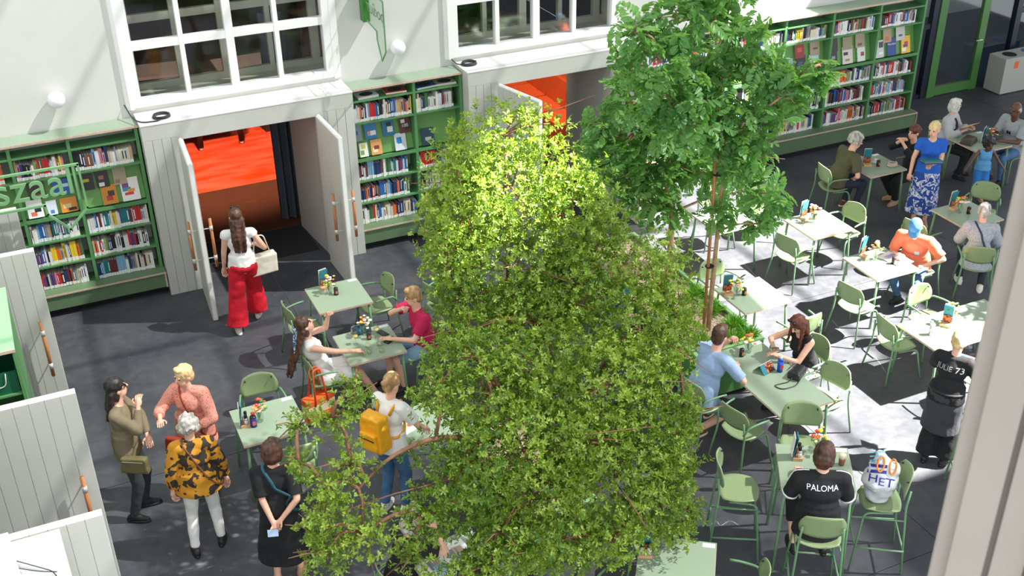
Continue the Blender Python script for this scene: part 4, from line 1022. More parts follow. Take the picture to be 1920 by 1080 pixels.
PPL['child'] = person('small child in blue overalls with arms spread', (13.86, 12.33), -120, 1.08, skin=SK3, head=(10, 0), lean=6, armR=((0.30, 0.14, 0.62), (0.5, -0.4, -0.9)), armL=((-0.32, 0.06, 0.60), (-0.5, -0.4, -0.9)), curl=(0.4, 0.4), feet=((-0.07, 0.02), (0.08, -0.04)),
    top=dict(m=C_SKY, sleeve=0, grow=0.012, hem=0.02, flat=True, nm='bib'), bottom=dict(m=C_RBLUE if False else cloth('child_blue', (46, 120, 190)), kind='shorts', len=1.1, grow=0.018, nm='shorts'), hair=dict(st='curly', m=H_BLK, rough=0.01), shoes=SH_TAN)
PPL['hidden'] = person('person in teal top glimpsed through the leafy crown', (6.28, 10.92), -60, 1.68, sit=0.46, lean=6, head=(-10, -10), armR=((0.14, 0.40, 0.80), (0.5, -0.4, -0.9)), armL=((-0.14, 0.40, 0.80), (-0.5, -0.4, -0.9)),
    top=dict(m=C_TEAL, sleeve=0.6, grow=0.02), bottom=dict(m=C_CHAR), hair=dict(st='short', m=H_DBL), shoes=SH_BLK)
# ------------------------------------------------------------------ planters and trees
SOIL = mat('bark_mulch', hx(196, 176, 156), 0.95, col2=hx(150, 124, 100), scale=30, bump=0.6, bscale=60)
PLANTG = mat('planter_green', hx(78, 128, 66), 0.45, var=0.03)
RIMG = mat('planter_rim', hx(130, 172, 116), 0.45)
def planter(label, x0, x1, y0, y1, h):
    cx, cy = (x0 + x1) / 2, (y0 + y1) / 2
    root = empty('plant_trough', (cx, cy, 0), 0, label, 'planter', 'green plant troughs')
    a, b = (x1 - x0) / 2, (y1 - y0) / 2; t = 0.045
    for q in ((-a, a, -b, -b + 0.03, 0.06, h), (-a, a, b - 0.03, b, 0.06, h), (-a, -a + 0.03, -b + 0.031, b - 0.031, 0.06, h), (a - 0.03, a, -b + 0.031, b - 0.031, 0.06, h)):
        MB().box(*q).build('side', PLANTG, root)
    for q in ((-a - .004, a + .004, -b - .004, -b + t), (-a - .004, a + .004, b - t, b + .004), (-a - .004, -a + t, -b + t + .001, b - t - .001), (a - t, a + .004, -b + t + .001, b - t - .001)):
        MB().box(*q, h + 0.001, h + 0.03).build('rim', RIMG, root)
    MB().box(-a + 0.05, a - 0.05, -b + 0.05, b - 0.05, 0, 0.058).build('foot', BLACK, root)
    m = MB(); n = 24
    nx, ny = 10, 24
    vs = []; fs = []
    for i in range(nx + 1):
        for j in range(ny + 1):
            x = -a + 0.031 + (2 * a - 0.062) * i / nx; y = -b + 0.031 + (2 * b - 0.062) * j / ny
            vs.append((x, y, h - 0.05 + 0.03 * noise.noise(Vector((x * 4, y * 4, cx)))))
    for i in range(nx):
        for j in range(ny): fs.append((i * (ny + 1) + j, (i + 1) * (ny + 1) + j, (i + 1) * (ny + 1) + j + 1, i * (ny + 1) + j + 1))
    m.add(vs, fs); m.build('mulch', SOIL, root, True)
planter('green trough with feathery tall trees and grass tufts', 6.62, 7.58, 9.47, 12.6, 0.70)
planter('green trough under the dense small-leaved trees', 3.42, 4.35, 7.72, 9.4, 0.70)

BARK = mat('bark', hx(120, 84, 62), 0.85, var=0.25, scale=14, bump=0.4, bscale=30)
BARK2 = mat('bark_pale', hx(176, 140, 108), 0.8, var=0.2, scale=14, bump=0.3, bscale=30)
STAKE = mat('stake_wood', hx(170, 108, 70), 0.7, var=0.1, scale=10)
LEAF_A = mat_leaf('small_leaf', hx(40, 80, 22), hx(150, 174, 66), hx(156, 190, 46), 0.33)
LEAF_B = mat_leaf('feathery_leaf', hx(50, 108, 50), hx(136, 182, 108), hx(150, 205, 80), 0.38)
GRASS = mat_leaf('grass_blade', hx(70, 140, 30), hx(130, 190, 60), hx(150, 210, 60), 0.3)

def leaf_mesh(name, base, dirs, nrm, length, width, m, tint, shape=0.62):
    """kite-shaped leaves folded along the midrib, all as one mesh"""
    n = len(base)
    side = np.cross(nrm, dirs); side /= np.maximum(np.linalg.norm(side, axis=1, keepdims=True), 1e-6)
    up = np.cross(dirs, side)
    L = length[:, None]; W = width[:, None]
    V = np.empty((n, 6, 3), np.float32)
    V[:, 0] = base; V[:, 3] = base + dirs * L - up * (L * 0.10)
    m1 = base + dirs * L * (shape - 0.22); m2 = base + dirs * L * (shape + 0.20) - up * (L * 0.05)
    V[:, 1] = m1 + side * W * 0.40 + up * (W * 0.18); V[:, 2] = m2 + side * W * 0.48 + up * (W * 0.18)
    V[:, 5] = m1 - side * W * 0.40 + up * (W * 0.18); V[:, 4] = m2 - side * W * 0.48 + up * (W * 0.18)
    me = bpy.data.meshes.new(name); me.vertices.add(n * 6); me.vertices.foreach_set('co', V.reshape(-1))
    o = np.arange(n)[:, None] * 6
    quad = np.concatenate([o + np.array([[0, 3, 2, 1]]), o + np.array([[0, 5, 4, 3]])], 1).reshape(-1).astype(np.int32)
    me.loops.add(len(quad)); me.loops.foreach_set('vertex_index', quad)
    me.polygons.add(n * 2); me.polygons.foreach_set('loop_start', np.arange(0, n * 8, 4, dtype=np.int32))
    at = me.attributes.new('tint', 'FLOAT', 'POINT'); at.data.foreach_set('value', np.repeat(tint.astype(np.float32), 6))
    me.materials.append(m); me.update(calc_edges=True); me.validate()
    return me
def unit(a): return a / np.maximum(np.linalg.norm(a, axis=1, keepdims=True), 1e-6)
def blob_points(rng, blobs, per, depth=0.9, shell=0.45):
    """points in squashed ellipsoids, denser at the surface; returns points and outward directions"""
    P = []; D = []; T = []
    for (x, y, z, rx, rz) in blobs:
        n = max(20, int(per * rx * rz))
        d = unit(rng.normal(size=(n, 3))); r = (shell + (1 - shell) * rng.random(n) ** 0.6)[:, None] * (1 + 0.18 * rng.normal(size=(n, 1)) * 0.6)
        # ragged outline
        w_ = np.array([1 + 0.22 * noise.noise(Vector((a[0] * 3 + x * 7, a[1] * 3 + y, a[2] * 3 + z * 5))) for a in d])[:, None]
        T.append(np.full(n, rng.uniform(-0.28, 0.28))); P.append(np.array([x, y, z]) + d * r * w_ * np.array([rx, min(rx, rz) * depth + 0.05, rz])); D.append(d)
    return np.concatenate(P), np.concatenate(D), np.concatenate(T)
def tree(label, base, trunks, blobs, sparse, seed, kind, bark, group):
    rng = np.random.default_rng(seed)
    root = empty('indoor_tree', base, 0, label, 'tree', group)
    off = tuple(-c for c in base)
    for pts, r0, r1 in trunks:
        n = len(pts); q = fillet(pts, 0.25, 3) if n > 2 else pts
        rr = [r0 + (r1 - r0) * i / (len(q) - 1) for i in range(len(q))]
        o = MB().tube(q, rr, 8).build('trunk', bark, root, True); o.location = off
    # branches run from the nearest trunk point to every crown lobe
    tp = [Vector(p) for pts, _, _ in trunks for p in pts]
    seg = []
    for pts, _, _ in trunks:
        for i in range(len(pts) - 1):
            for t in (0, 0.25, 0.5, 0.75, 1): seg.append(Vector(pts[i]).lerp(Vector(pts[i + 1]), t))
    rnd = random.Random(seed)
    near = lambda b: min((Vector(b[:3]) - p).length for p in seg)
    for (x, y, z, rx, rz) in sorted(list(blobs) + list(sparse), key=near):
        c = Vector((x, y, z))
        s0 = min(seg, key=lambda p: (p - c).length + max(0, p.z - c.z + 0.1) * 1.5)
        m_ = s0.lerp(c, 0.5) + Vector((rnd.uniform(-.08, .08), rnd.uniform(-.08, .08), 0.10)); seg.append(c)
        o = MB().tube(fillet([s0, m_, c], 0.4, 4), [0.017, 0.016, 0.015, 0.013, 0.012, 0.011, 0.010][:7], 6).build('branch', bark, root, True); o.location = off
        tw = MB()
        for k in range(5):
            d = Vector((rnd.gauss(0, 1) * rx, rnd.gauss(0, 0.6) * rx, rnd.gauss(0.2, 0.8) * rz)) * (0.7 if kind == 'small' else 0.4)
            tw.tube([c, c + d * 0.5 + Vector((0, 0, 0.03)), c + d], [0.008, 0.006, 0.003], 5)
        o = tw.build('twigs', bark, root, True); o.location = off
    if kind == 'small':
        P, D, T = blob_points(rng, blobs, 2300)
        if sparse:
            P2, D2, T2 = blob_points(rng, sparse, 1500, 1.2, 0.1); P = np.concatenate([P, P2]); D = np.concatenate([D, D2]); T = np.concatenate([T, T2 + 0.2])
        n = len(P); tw = unit(D + rng.normal(size=(n, 3)) * 0.6 + np.array([0, 0, 0.25]))
        K = 7
        a = np.cross(tw, rng.normal(size=(n, 3))); a = unit(a); b = np.cross(tw, a)
        ang = (rng.random((n, 1)) + np.arange(K)[None, :] / K) * 2 * PI
        spread = 0.75 + 0.5 * rng.random((n, K))
        d = tw[:, None, :] * np.cos(spread)[..., None] + (a[:, None, :] * np.cos(ang)[..., None] + b[:, None, :] * np.sin(ang)[..., None]) * np.sin(spread)[..., None]
        base_ = P[:, None, :] - tw[:, None, :] * (rng.random((n, K, 1)) * 0.06)
        nr = tw[:, None, :] + rng.normal(size=(n, K, 3)) * 0.25
        d = unit(d.reshape(-1, 3)); base_ = base_.reshape(-1, 3); nr = unit(nr.reshape(-1, 3)); N = len(d)
        tint = np.clip(np.repeat(rng.random(n) + T * 1.4, K) * 0.6 + rng.random(N) * 0.4, 0, 1)
        me = leaf_mesh('foliage', base_ - np.array(base), d, nr, rng.uniform(0.028, 0.050, N), rng.uniform(0.014, 0.022, N), LEAF_A, tint)
    else:
        P, D, T = blob_points(rng, blobs, 300, 1.0, 0.3)
        n = len(P); fd = unit(D * 0.8 + rng.normal(size=(n, 3)) * 0.7 + np.array([0, 0, -0.15])); up = unit(np.cross(np.cross(fd, np.array([[0, 0, 1.0]])), fd) + rng.normal(size=(n, 3)) * 0.35)
        sd = unit(np.cross(fd, up)); up = np.cross(sd, fd)
        FL = rng.uniform(0.18, 0.32, n)
        bs, ds, ns, ls, ws, ts = [], [], [], [], [], []
        tn = np.clip(rng.random(n) + T, 0, 1)
        for k in range(6):
            t = (k + 0.6) / 6.5
            pos = P + fd * (FL * (t - 0.5))[:, None] - up * (FL * (t * t) * 0.25)[:, None]
            ll = FL * (0.42 * math.sin(PI * (0.18 + 0.78 * t)) + 0.05)
            for sgn in (-1, 1):
                dd = unit(sd * sgn + fd * 0.75 - up * 0.15 + rng.normal(size=(n, 3)) * 0.12)
                bs.append(pos); ds.append(dd); ns.append(unit(up + rng.normal(size=(n, 3)) * 0.25)); ls.append(ll); ws.append(ll * rng.uniform(0.40, 0.58, n)); ts.append(np.clip(tn * 0.7 + rng.random(n) * 0.3, 0, 1))
        bs.append(P + fd * (FL * 0.42)[:, None] - up * (FL * 0.2)[:, None]); ds.append(unit(fd - up * 0.3)); ns.append(up); ls.append(FL * 0.25); ws.append(FL * 0.12); ts.append(tn)
        me = leaf_mesh('foliage', np.concatenate(bs) - np.array(base), np.concatenate(ds), np.concatenate(ns), np.concatenate(ls), np.concatenate(ws), LEAF_B, np.concatenate(ts))
    o = link('foliage', me, root); o['kind'] = 'stuff'
    return root
A1 = [(3.82, 8.7, 4.31, 0.67, 0.33), (3.87, 8.6, 3.85, 0.84, 0.43), (3.36, 8.5, 3.79, 0.45, 0.59), (4.42, 8.5, 3.51, 0.5, 0.55), (3.77, 8.4, 3.15, 0.81, 0.49), (3.25, 8.3, 3.0, 0.36, 0.3), (4.0, 8.2, 2.86, 0.59, 0.36)]
A2 = [(4.98, 8.0, 3.0, 0.48, 0.39), (4.68, 7.6, 2.67, 0.56, 0.49), (4.13, 7.2, 2.49, 0.75, 0.52), (4.49, 7.0, 2.05, 0.41, 0.53), (3.93, 6.7, 1.86, 0.77, 0.49), (4.43, 6.7, 1.44, 0.34, 0.38), (3.37, 6.5, 1.58, 0.6, 0.31)]
A2S = [(4.8, 6.8, 1.14, 0.15, 0.27)]
A3 = [(2.87, 7.5, 2.95, 0.38, 0.26), (3.02, 7.2, 2.72, 0.53, 0.4), (3.56, 7.4, 2.7, 0.6, 0.41), (2.64, 6.8, 2.3, 0.50, 0.46), (3.21, 7.0, 2.24, 0.77, 0.5), (2.78, 6.5, 1.87, 0.4, 0.28)]
A3S = [(1.69, 7.3, 2.81, 0.24, 0.18), (1.93, 7.4, 2.93, 0.22, 0.18), (1.53, 6.9, 2.41, 0.25, 0.36), (1.7, 6.7, 2.13, 0.34, 0.27), (1.37, 6.6, 2.12, 0.23, 0.18), (2.08, 6.6, 1.83, 0.26, 0.18), (1.74, 7.0, 2.57, 0.21, 0.22)]
BB = [(6.55, 10.1, 4.6, 0.64, 0.34), (7.18, 10.2, 4.31, 0.52, 0.35), (6.22, 10.0, 4.27, 0.46, 0.36), (7.09, 10.2, 3.77, 0.61, 0.39), (7.56, 10.0, 3.41, 0.59, 0.26), (6.71, 10.1, 3.37, 0.67, 0.38), (7.94, 9.8, 3.89, 0.31, 0.16), (7.4, 9.9, 2.93, 0.5, 0.23), (7.67, 9.8, 2.48, 0.32, 0.2), (6.93, 10.1, 4.89, 0.65, 0.25)]
CC = [(6.61, 11.3, 3.26, 0.49, 0.31), (6.63, 11.3, 2.78, 0.53, 0.35), (6.79, 11.4, 2.24, 0.61, 0.32), (7.29, 11.4, 2.29, 0.62, 0.32), (7.95, 11.4, 2.01, 0.42, 0.26), (7.33, 11.4, 1.65, 0.35, 0.26)]
A1 += [(4.33, 8.1, 2.94, 0.42, 0.39), (3.8, 7.9, 2.79, 0.53, 0.3), (3.13, 7.9, 2.92, 0.37, 0.22), (3.11, 8.3, 3.47, 0.28, 0.34), (4.71, 8.4, 3.27, 0.3, 0.32)]
A2 += [(5.17, 7.7, 2.53, 0.23, 0.32), (4.89, 7.1, 1.97, 0.17, 0.31), (3.67, 6.9, 2.21, 0.55, 0.38), (4.68, 6.9, 1.64, 0.22, 0.31), (3.83, 6.5, 1.37, 0.47, 0.25)]
A2S += [(4.63, 6.7, 1.05, 0.2, 0.21)]
A3 += [(2.55, 7.2, 2.86, 0.26, 0.2), (2.23, 6.7, 2.09, 0.26, 0.23), (2.64, 6.4, 1.69, 0.49, 0.19), (3.17, 6.7, 1.96, 0.5, 0.33)]
A3S += [(1.43, 7.3, 2.84, 0.17, 0.13), (1.33, 6.7, 2.27, 0.17, 0.26), (1.33, 7.0, 2.72, 0.13, 0.18)]
BB += [(5.91, 10.0, 4.6, 0.23, 0.3), (7.57, 10.1, 3.97, 0.43, 0.32), (7.83, 9.9, 3.62, 0.37, 0.23), (6.41, 10.1, 3.79, 0.53, 0.31), (8.22, 9.8, 3.9, 0.16, 0.13), (7.3, 10.0, 3.17, 0.43, 0.26), (7.09, 10.0, 2.27, 0.25, 0.2), (7.64, 9.8, 2.1, 0.23, 0.17)]
CC += [(6.24, 11.2, 3.06, 0.32, 0.27), (6.18, 11.2, 2.66, 0.26, 0.27), (7.04, 11.3, 2.81, 0.6, 0.35), (7.68, 11.4, 2.36, 0.56, 0.29), (6.92, 11.4, 1.85, 0.41, 0.22), (8.41, 11.3, 1.73, 0.36, 0.23), (6.51, 11.2, 3.61, 0.26, 0.2)]
GT = 'trees in the plant troughs'
tree('dense small-leaved tree with the tall sunlit crown', (3.86, 8.7, 0.66), [([(3.86, 8.7, 0.6), (3.88, 8.68, 1.8), (3.82, 8.6, 3.0), (3.84, 8.65, 4.2)], 0.05, 0.015)], A1, [], 1, 'small', BARK, GT)
tree('dense small-leaved tree spreading over the bottom centre', (4.1, 8.3, 0.66), [([(4.1, 8.3, 0.6), (4.15, 8.1, 1.5), (4.2, 7.6, 2.2), (4.4, 7.5, 2.7)], 0.05, 0.015), ([(4.18, 7.9, 1.8), (4.1, 7.2, 1.95), (4.0, 6.8, 1.9)], 0.03, 0.014)], A2, A2S, 2, 'small', BARK, GT)
tree('small-leaved tree with long branches reaching over the backpack wearer', (3.62, 7.95, 0.66), [([(3.62, 7.95, 0.6), (3.5, 7.8, 1.6), (3.3, 7.4, 2.3), (3.1, 7.3, 2.8)], 0.05, 0.015), ([(3.4, 7.6, 2.0), (2.9, 7.1, 2.35), (2.45, 7.0, 2.62), (2.05, 7.05, 2.5), (1.75, 6.9, 2.4)], 0.03, 0.012)], A3, A3S, 3, 'small', BARK, GT)
tree('tall feathery-leaved tree tied to a wooden stake', (7.11, 10.0, 0.66), [([(7.13, 10.0, 0.6), (7.16, 10.02, 1.6), (7.2, 10.05, 2.4), (7.18, 10.05, 3.4), (6.95, 10.1, 4.5)], 0.032, 0.012)], BB, [], 4, 'feather', BARK2, GT)
tree('lower feathery-leaved tree behind the tall staked one', (7.42, 11.4, 0.66), [([(7.42, 11.4, 0.6), (7.42, 11.4, 1.6), (7.2, 11.38, 2.3), (6.8, 11.35, 3.1)], 0.045, 0.014)], CC, [], 5, 'feather', BARK2, GT)
tree('feathery-leaved tree beyond the window jamb', (13.1, 8.1, 0.0), [([(13.1, 8.1, 0), (13.1, 8.1, 2.5), (13.0, 8.1, 4.4)], 0.05, 0.02)], [(12.7, 7.9, 3.6, 0.6, 0.35), (13.3, 8.3, 4.0, 0.6, 0.4), (12.9, 8.5, 3.3, 0.5, 0.3)], [], 6, 'feather', BARK2, GT)
st = empty('tree_stake', (7.05, 9.98, 0.66), 0, 'brown wooden stake tied beside the tall feathery tree', 'stake')
MB().cyl((0, 0, -0.1), (0.02, 0.06, 2.9), 0.020, 0.018, 8).build('pole', STAKE, st, True)
for z in (0.9, 2.1): MB().cyl((0.035, 0.03, z), (0.035, 0.03, z + 0.015), 0.055, n=12).build('tie', BLACK, st)

def grass_clump(x, y, z, seed, label):
    rng = np.random.default_rng(seed); n = 260
    th = rng.random(n) * 2 * PI; el = rng.uniform(0.25, 1.3, n)
    d = np.stack([np.cos(th) * np.cos(el), np.sin(th) * np.cos(el), np.sin(el)], 1)
    b = np.stack([np.cos(th) * 0.03, np.sin(th) * 0.03, np.zeros(n)], 1) * rng.random((n, 1)) + d * rng.uniform(0, 0.10, (n, 1))
    me = leaf_mesh('blades', b, d, unit(np.array([[0, 0, 1.0]]) + rng.normal(size=(n, 3)) * 0.3), rng.uniform(0.06, 0.14, n), rng.uniform(0.008, 0.014, n), GRASS, rng.random(n))
    o = empty('grass_tuft', (x, y, z), 0, label, 'plant', 'grass tufts in the trough')
    c = link('blades', me, o); c['kind'] = 'stuff'
for i, (x, y, w_) in enumerate(((6.85, 9.72, 'left of the near end'), (7.2, 9.62, 'at the near rim'), (7.45, 9.9, 'by the near right rim'), (6.9, 10.25, 'left of the stake'), (7.40, 10.35, 'right of the pale trunk'), (7.42, 10.75, 'beside the trough-side table'), (6.8, 10.7, 'under the lower leaves'), (7.1, 11.0, 'between the two trunks'), (7.45, 9.62, 'at the near right corner'))):
    grass_clump(x, y, 0.655, 20 + i, 'bright green grass tuft in the trough, ' + w_)
# ------------------------------------------------------------------ books
BC = {'white': (232, 230, 226), 'cream': (222, 212, 186), 'black': (34, 32, 34), 'navy': (36, 56, 104), 'blue': (44, 104, 178), 'sky blue': (128, 176, 206), 'teal': (30, 122, 128), 'green': (66, 116, 66), 'olive': (140, 140, 84),
      'yellow': (234, 200, 48), 'orange': (226, 108, 40), 'red': (196, 40, 42), 'crimson': (150, 36, 58), 'pink': (218, 128, 150), 'purple': (98, 66, 120), 'brown': (128, 84, 58), 'grey': (150, 150, 152), 'tan': (196, 164, 126), 'pale grey': (204, 206, 206), 'maroon': (106, 44, 48)}
WTS = {'white': 9, 'cream': 5, 'black': 5, 'pale grey': 5, 'grey': 3, 'navy': 3, 'blue': 3, 'red': 3, 'orange': 2, 'yellow': 1.5}
NAMES = list(BC); WL = [WTS.get(k, 1.4) for k in NAMES]
PAGE = mat('paper_pages', hx(226, 222, 212), 0.8); LAB = mat('spine_label', hx(238, 238, 236), 0.6)
BM = {k: mat('cover_' + k.replace(' ', '_'), hx(*v), 0.5, var=0.06, scale=25) for k, v in BC.items()}
def book_geo(m, x0, y0, z0, t, d, h, mc, ml, mp, my):
    """spine faces -y; page block shows on top"""
    c = min(0.0022, t * 0.12)
    m.mi(mc).box(x0, x0 + c, y0, y0 + d, z0, z0 + h); m.box(x0 + t - c, x0 + t, y0, y0 + d, z0, z0 + h); m.box(x0 + c, x0 + t - c, y0, y0 + 0.003, z0, z0 + h)
    m.mi(mp).box(x0 + c, x0 + t - c, y0 + 0.003, y0 + d - 0.004, z0 + 0.003, z0 + h - 0.004)
    if ml is not None:
        m.mi(ml).box(x0 + 0.0008, x0 + t - 0.0008, y0 - 0.0008, y0 - 0.0001, z0 + h * 0.03, z0 + h * 0.22)
    if my is not None:
        m.mi(my).box(x0 + t * 0.3, x0 + t * 0.7, y0 - 0.0008, y0 - 0.0001, z0 + h * 0.34, z0 + h * 0.86)
UNIT = {}
def unit_book(col, style):
    if (col, style) not in UNIT:
        m = MB(); book_geo(m, -0.015, 0, 0, 0.03, 0.2, 0.24, 0, 1, 2, 3 if style == 2 else None)
        ink = BM['white'] if col in ('black', 'navy', 'blue', 'red', 'crimson', 'teal', 'green', 'purple', 'maroon', 'brown') else BM[('black', 'red', 'navy')[style % 3]]
        UNIT[col, style] = m.mesh('book', [BM[col], LAB, PAGE, ink])
    return UNIT[col, style]
ORD = ['first', 'second', 'third', 'fourth', 'fifth', 'sixth', 'seventh', 'eighth', 'ninth', 'tenth', 'eleventh', 'twelfth', '13th', '14th', '15th', '16th', '17th', '18th', '19th', '20th', '21st', '22nd', '23rd', '24th', '25th', '26th', '27th', '28th', '29th', '30th', '31st', '32nd', '33rd', '34th', '35th']
rb = random.Random(11)
SOLO = []; STUFFB = MB(); SM = []
SLOT = {}
for k in NAMES: SLOT[k] = len(SM); SM.append(BM[k])
SL, SP_ = len(SM), len(SM) + 1
SM += [LAB, PAGE]
def fill_row(x0, x1, z, hmax, cover, where, solo):
    x = x0 + 0.006; i = 0; end = x0 + (x1 - x0) * cover
    lastcol = None; run = 0
    while True:
        if run > 0: run -= 1
        else:
            lastcol = rb.choices(NAMES, WL)[0]; run = rb.choice((0, 0, 0, 0, 1, 2)); tk = rb.uniform(0.014, 0.040); hh = hmax * rb.uniform(0.66, 0.97)
        if where == 'fourth shelf, left bay of corner bookcase' and i in (12, 15): lastcol = 'yellow'; tk = 0.040; hh = hmax * 0.97
        t = tk; d = rb.uniform(0.17, 0.215); y = YF + 0.02 + rb.uniform(0, 0.012)
        if x + t > end: break
        if solo and i < 35 and len(SOLO) < 298:
            o = link('book', unit_book(lastcol, rb.randrange(3)), None, (x + t / 2, y, z + 0.0005))
            o.scale = (t / 0.03, d / 0.2, hh / 0.24); 
            tag(o, '%s-spined book, %s from the left, %s' % (lastcol, ORD[i], where), 'book', 'books standing on the green shelves'); SOLO.append(o)
            if lastcol == 'yellow' and i == 12 and 'fourth shelf, left bay of corner' in where:
                me = flat_text('ART DECO', 0.034); me.materials.append(BM['black'])
                tx = link('title', me, o); tx.matrix_local = Matrix.Diagonal((0.03 / t, 0.2 / d, 0.24 / hh, 1)) @ Matrix.Translation((-0.011, -0.003, hh * 0.58)) @ Matrix.Rotation(PI / 2, 4, 'X') @ Matrix.Rotation(-PI / 2, 4, 'Z')
        else:
            ic = SLOT['white'] if lastcol in ('black', 'navy', 'blue', 'red', 'crimson', 'teal', 'green', 'purple', 'maroon', 'brown') else SLOT['black']
            book_geo(STUFFB, x, y, z + 0.0005, t, d, hh, SLOT[lastcol], SL, SP_, ic if rb.random() < 0.3 else None)
        x += t + 0.0012; i += 1
def rows_of(ups, rows, i): return ups[i] + 0.024, ups[i + 1] - 0.024
RN = ['second', None, 'fourth', 'fifth', 'bottom']
def cover_face(x, z, w_, h_, cols, label, y=None, tilt=14, text=None, lying=False):
    """book or magazine shown face-out, leaning back"""
    o = empty('display_book', (x, (y if y is not None else YF + 0.06), z), 0, label, 'book', 'face-out books on the display shelves')
    o.rotation_euler = (R(-tilt), 0, 0)
    m = MB(); m.mi(0).box(-w_ / 2, w_ / 2, 0.0, 0.012, 0, h_)
    mats = [mat('print_%d_%d_%d' % c, hx(*c), 0.4) for c in cols]
    rr = random.Random(label)
    for k in range(1, len(cols)):
        a = rr.uniform(-0.45, 0.0) * w_; b = a + rr.uniform(0.35, 0.5) * w_; c = rr.uniform(0.05, 0.6) * h_; d = c + rr.uniform(0.12, 0.33) * h_
        m.mi(k).box(a, min(b, w_ * 0.47), -0.0006 - 0.0004 * k, -0.0001, c, min(d, h_ * 0.96))
    m.build('cover', mats, o)
    MB().box(-w_ / 2 + 0.003, w_ / 2 - 0.003, 0.0121, 0.022, 0.003, h_ - 0.003).build('pages', PAGE, o)
    if text:
        me = flat_text(text[0], text[1]); me.materials.append(mat('print_%d_%d_%d' % text[2], hx(*text[2]), 0.5))
        t = link('title', me, o); t.matrix_local = Matrix.Translation((0, -0.0035, h_ * text[3])) @ Matrix.Rotation(PI / 2, 4, 'X')
    return o
CASES = [(U1, ROWS1, [1, 2, 3], ['far left bay', 'left bay', 'right bay'], 'corner bookcase', True), (U2, ROWS1, [0, 1], ['left bay', 'right bay'], 'short bookcase', True), (U3, ROWS3, [0, 1, 2, 3, 4, 5], [''] * 6, '', False)]
for ups, rows, bays, bn_, cn, solo in CASES:
    for q, bi in enumerate(bays):
        x0, x1 = rows_of(ups, rows, bi)
        for r_, (zi, nm) in enumerate(((1, 'upper shelf'), (3, 'third shelf'), (4, 'fourth shelf'), (5, 'bottom shelf'))):
            z = rows[zi]; hm = (rows[zi - 1] - z - 0.03) if zi > 1 else rows[0] - rows[1] - 0.03
            hm = min(hm, 0.30)
            fill_row(x0, x1, z, hm, rb.choice((0.86, 0.93, 1.0, 0.9)), '%s, %s of %s' % (nm, bn_[q], cn), solo)
        # sloping display board of the face-out row
        zz = rows[2]
        b = MB().obox(((x0 + x1) / 2, YF + 0.165, zz + 0.27), (x1 - x0, 0.012, 0.52), Matrix.Rotation(R(-14), 3, 'X')).build('display_board', mat('display_green', hx(108, 158, 82), 0.5))
        b.parent = [o for o in bpy.data.objects if o.name.startswith('bookcase') and o.type == 'EMPTY'][CASES.index((ups, rows, bays, bn_, cn, solo))]
        b.location = -b.parent.location
        MB().box(x0, x1, YF + 0.0, YF + 0.012, zz + 0.0005, zz + 0.025).build('display_lip', GREEN, b.parent, loc=-b.parent.location)
o = STUFFB.build('book_rows', SM); tag(o, 'remaining rows of library books filling the green shelves', 'books', kind='stuff')
Z1 = ROWS1[2] + 0.028; Z3 = ROWS3[2] + 0.028
yb = YF + 0.125; zb2 = 0.27
DISP = [
    (-0.12, Z1, .20, .26, [(238, 236, 232), (226, 110, 84), (40, 40, 44)], 'white and coral face-out book low behind the cut-out letters'),
    (0.09, Z1, .13, .20, [(222, 228, 234), (60, 130, 200)], 'small blue and white face-out book behind the cut-out letters'),
    (0.31, Z1, .21, .20, [(226, 140, 44), (40, 30, 30), (230, 200, 150)], 'orange face-out book with dark figures behind the cut-out letters'),
    (0.85, Z1, .20, .27, [(206, 136, 34), (190, 46, 40), (60, 36, 34)], 'ochre face-out book with red panel in the corner bookcase'),
    (1.13, Z1, .24, .32, [(236, 234, 228), (214, 60, 70), (60, 140, 170), (120, 60, 130), (226, 150, 60)], 'white face-out book with colourful panels in the corner bookcase'),
    (4.50, Z1, .13, .21, [(238, 236, 224), (200, 200, 70), (120, 160, 90)], 'pale yellow face-out book at the left end of the short bookcase'),
    (4.70, Z1, .17, .23, [(222, 160, 100), (240, 220, 180), (120, 60, 40)], 'amber face-out book with desert cover in the short bookcase'),
    (5.08, Z1, .18, .26, [(206, 214, 220), (30, 110, 170), (24, 120, 190)], 'grey and blue face-out book in the short bookcase'),
    (5.52, Z1, .20, .26, [(40, 70, 90), (200, 200, 190)], 'dark face-out book in the right bay of the short bookcase'),
    (12.15, Z3, .20, .27, [(150, 190, 206), (90, 140, 60), (236, 236, 232)], 'face-out book with meadow cover in the long bookcase'),
    (12.42, Z3, .20, .29, [(30, 30, 32), (180, 170, 160), (60, 80, 100)], 'black face-out book with pale flowers in the long bookcase'),
    (12.70, Z3, .20, .27, [(170, 206, 220), (210, 230, 236)], 'pale blue face-out book beside the leaf spray in the long bookcase'),
    (13.10, Z3, .19, .28, [(40, 34, 34), (196, 140, 80), (140, 150, 160)], 'dark face-out book with golden figure in the long bookcase'),
    (13.42, Z3, .22, .30, [(214, 204, 198), (126, 160, 50), (60, 40, 44)], 'face-out book with couple on green grass in the long bookcase'),
    (13.72, Z3, .17, .26, [(216, 224, 214), (60, 66, 66), (170, 60, 70)], 'white-framed dark face-out book in the long bookcase'),
    (14.12, Z3, .20, .31, [(206, 208, 210), (60, 60, 64), (236, 236, 236)], 'grey face-out book with drawn face in the long bookcase'),
    (14.40, Z3, .20, .31, [(24, 62, 140)], 'royal blue face-out book titled in white in the long bookcase'),
    (14.72, Z3, .20, .31, [(238, 184, 30), (236, 232, 224), (200, 50, 60), (50, 80, 160)], 'yellow face-out book with coloured bars at the shelf end'),
    (11.55, Z3, .20, .27, [(196, 190, 180), (120, 70, 60)], 'beige face-out book half hidden by feathery leaves'),
]
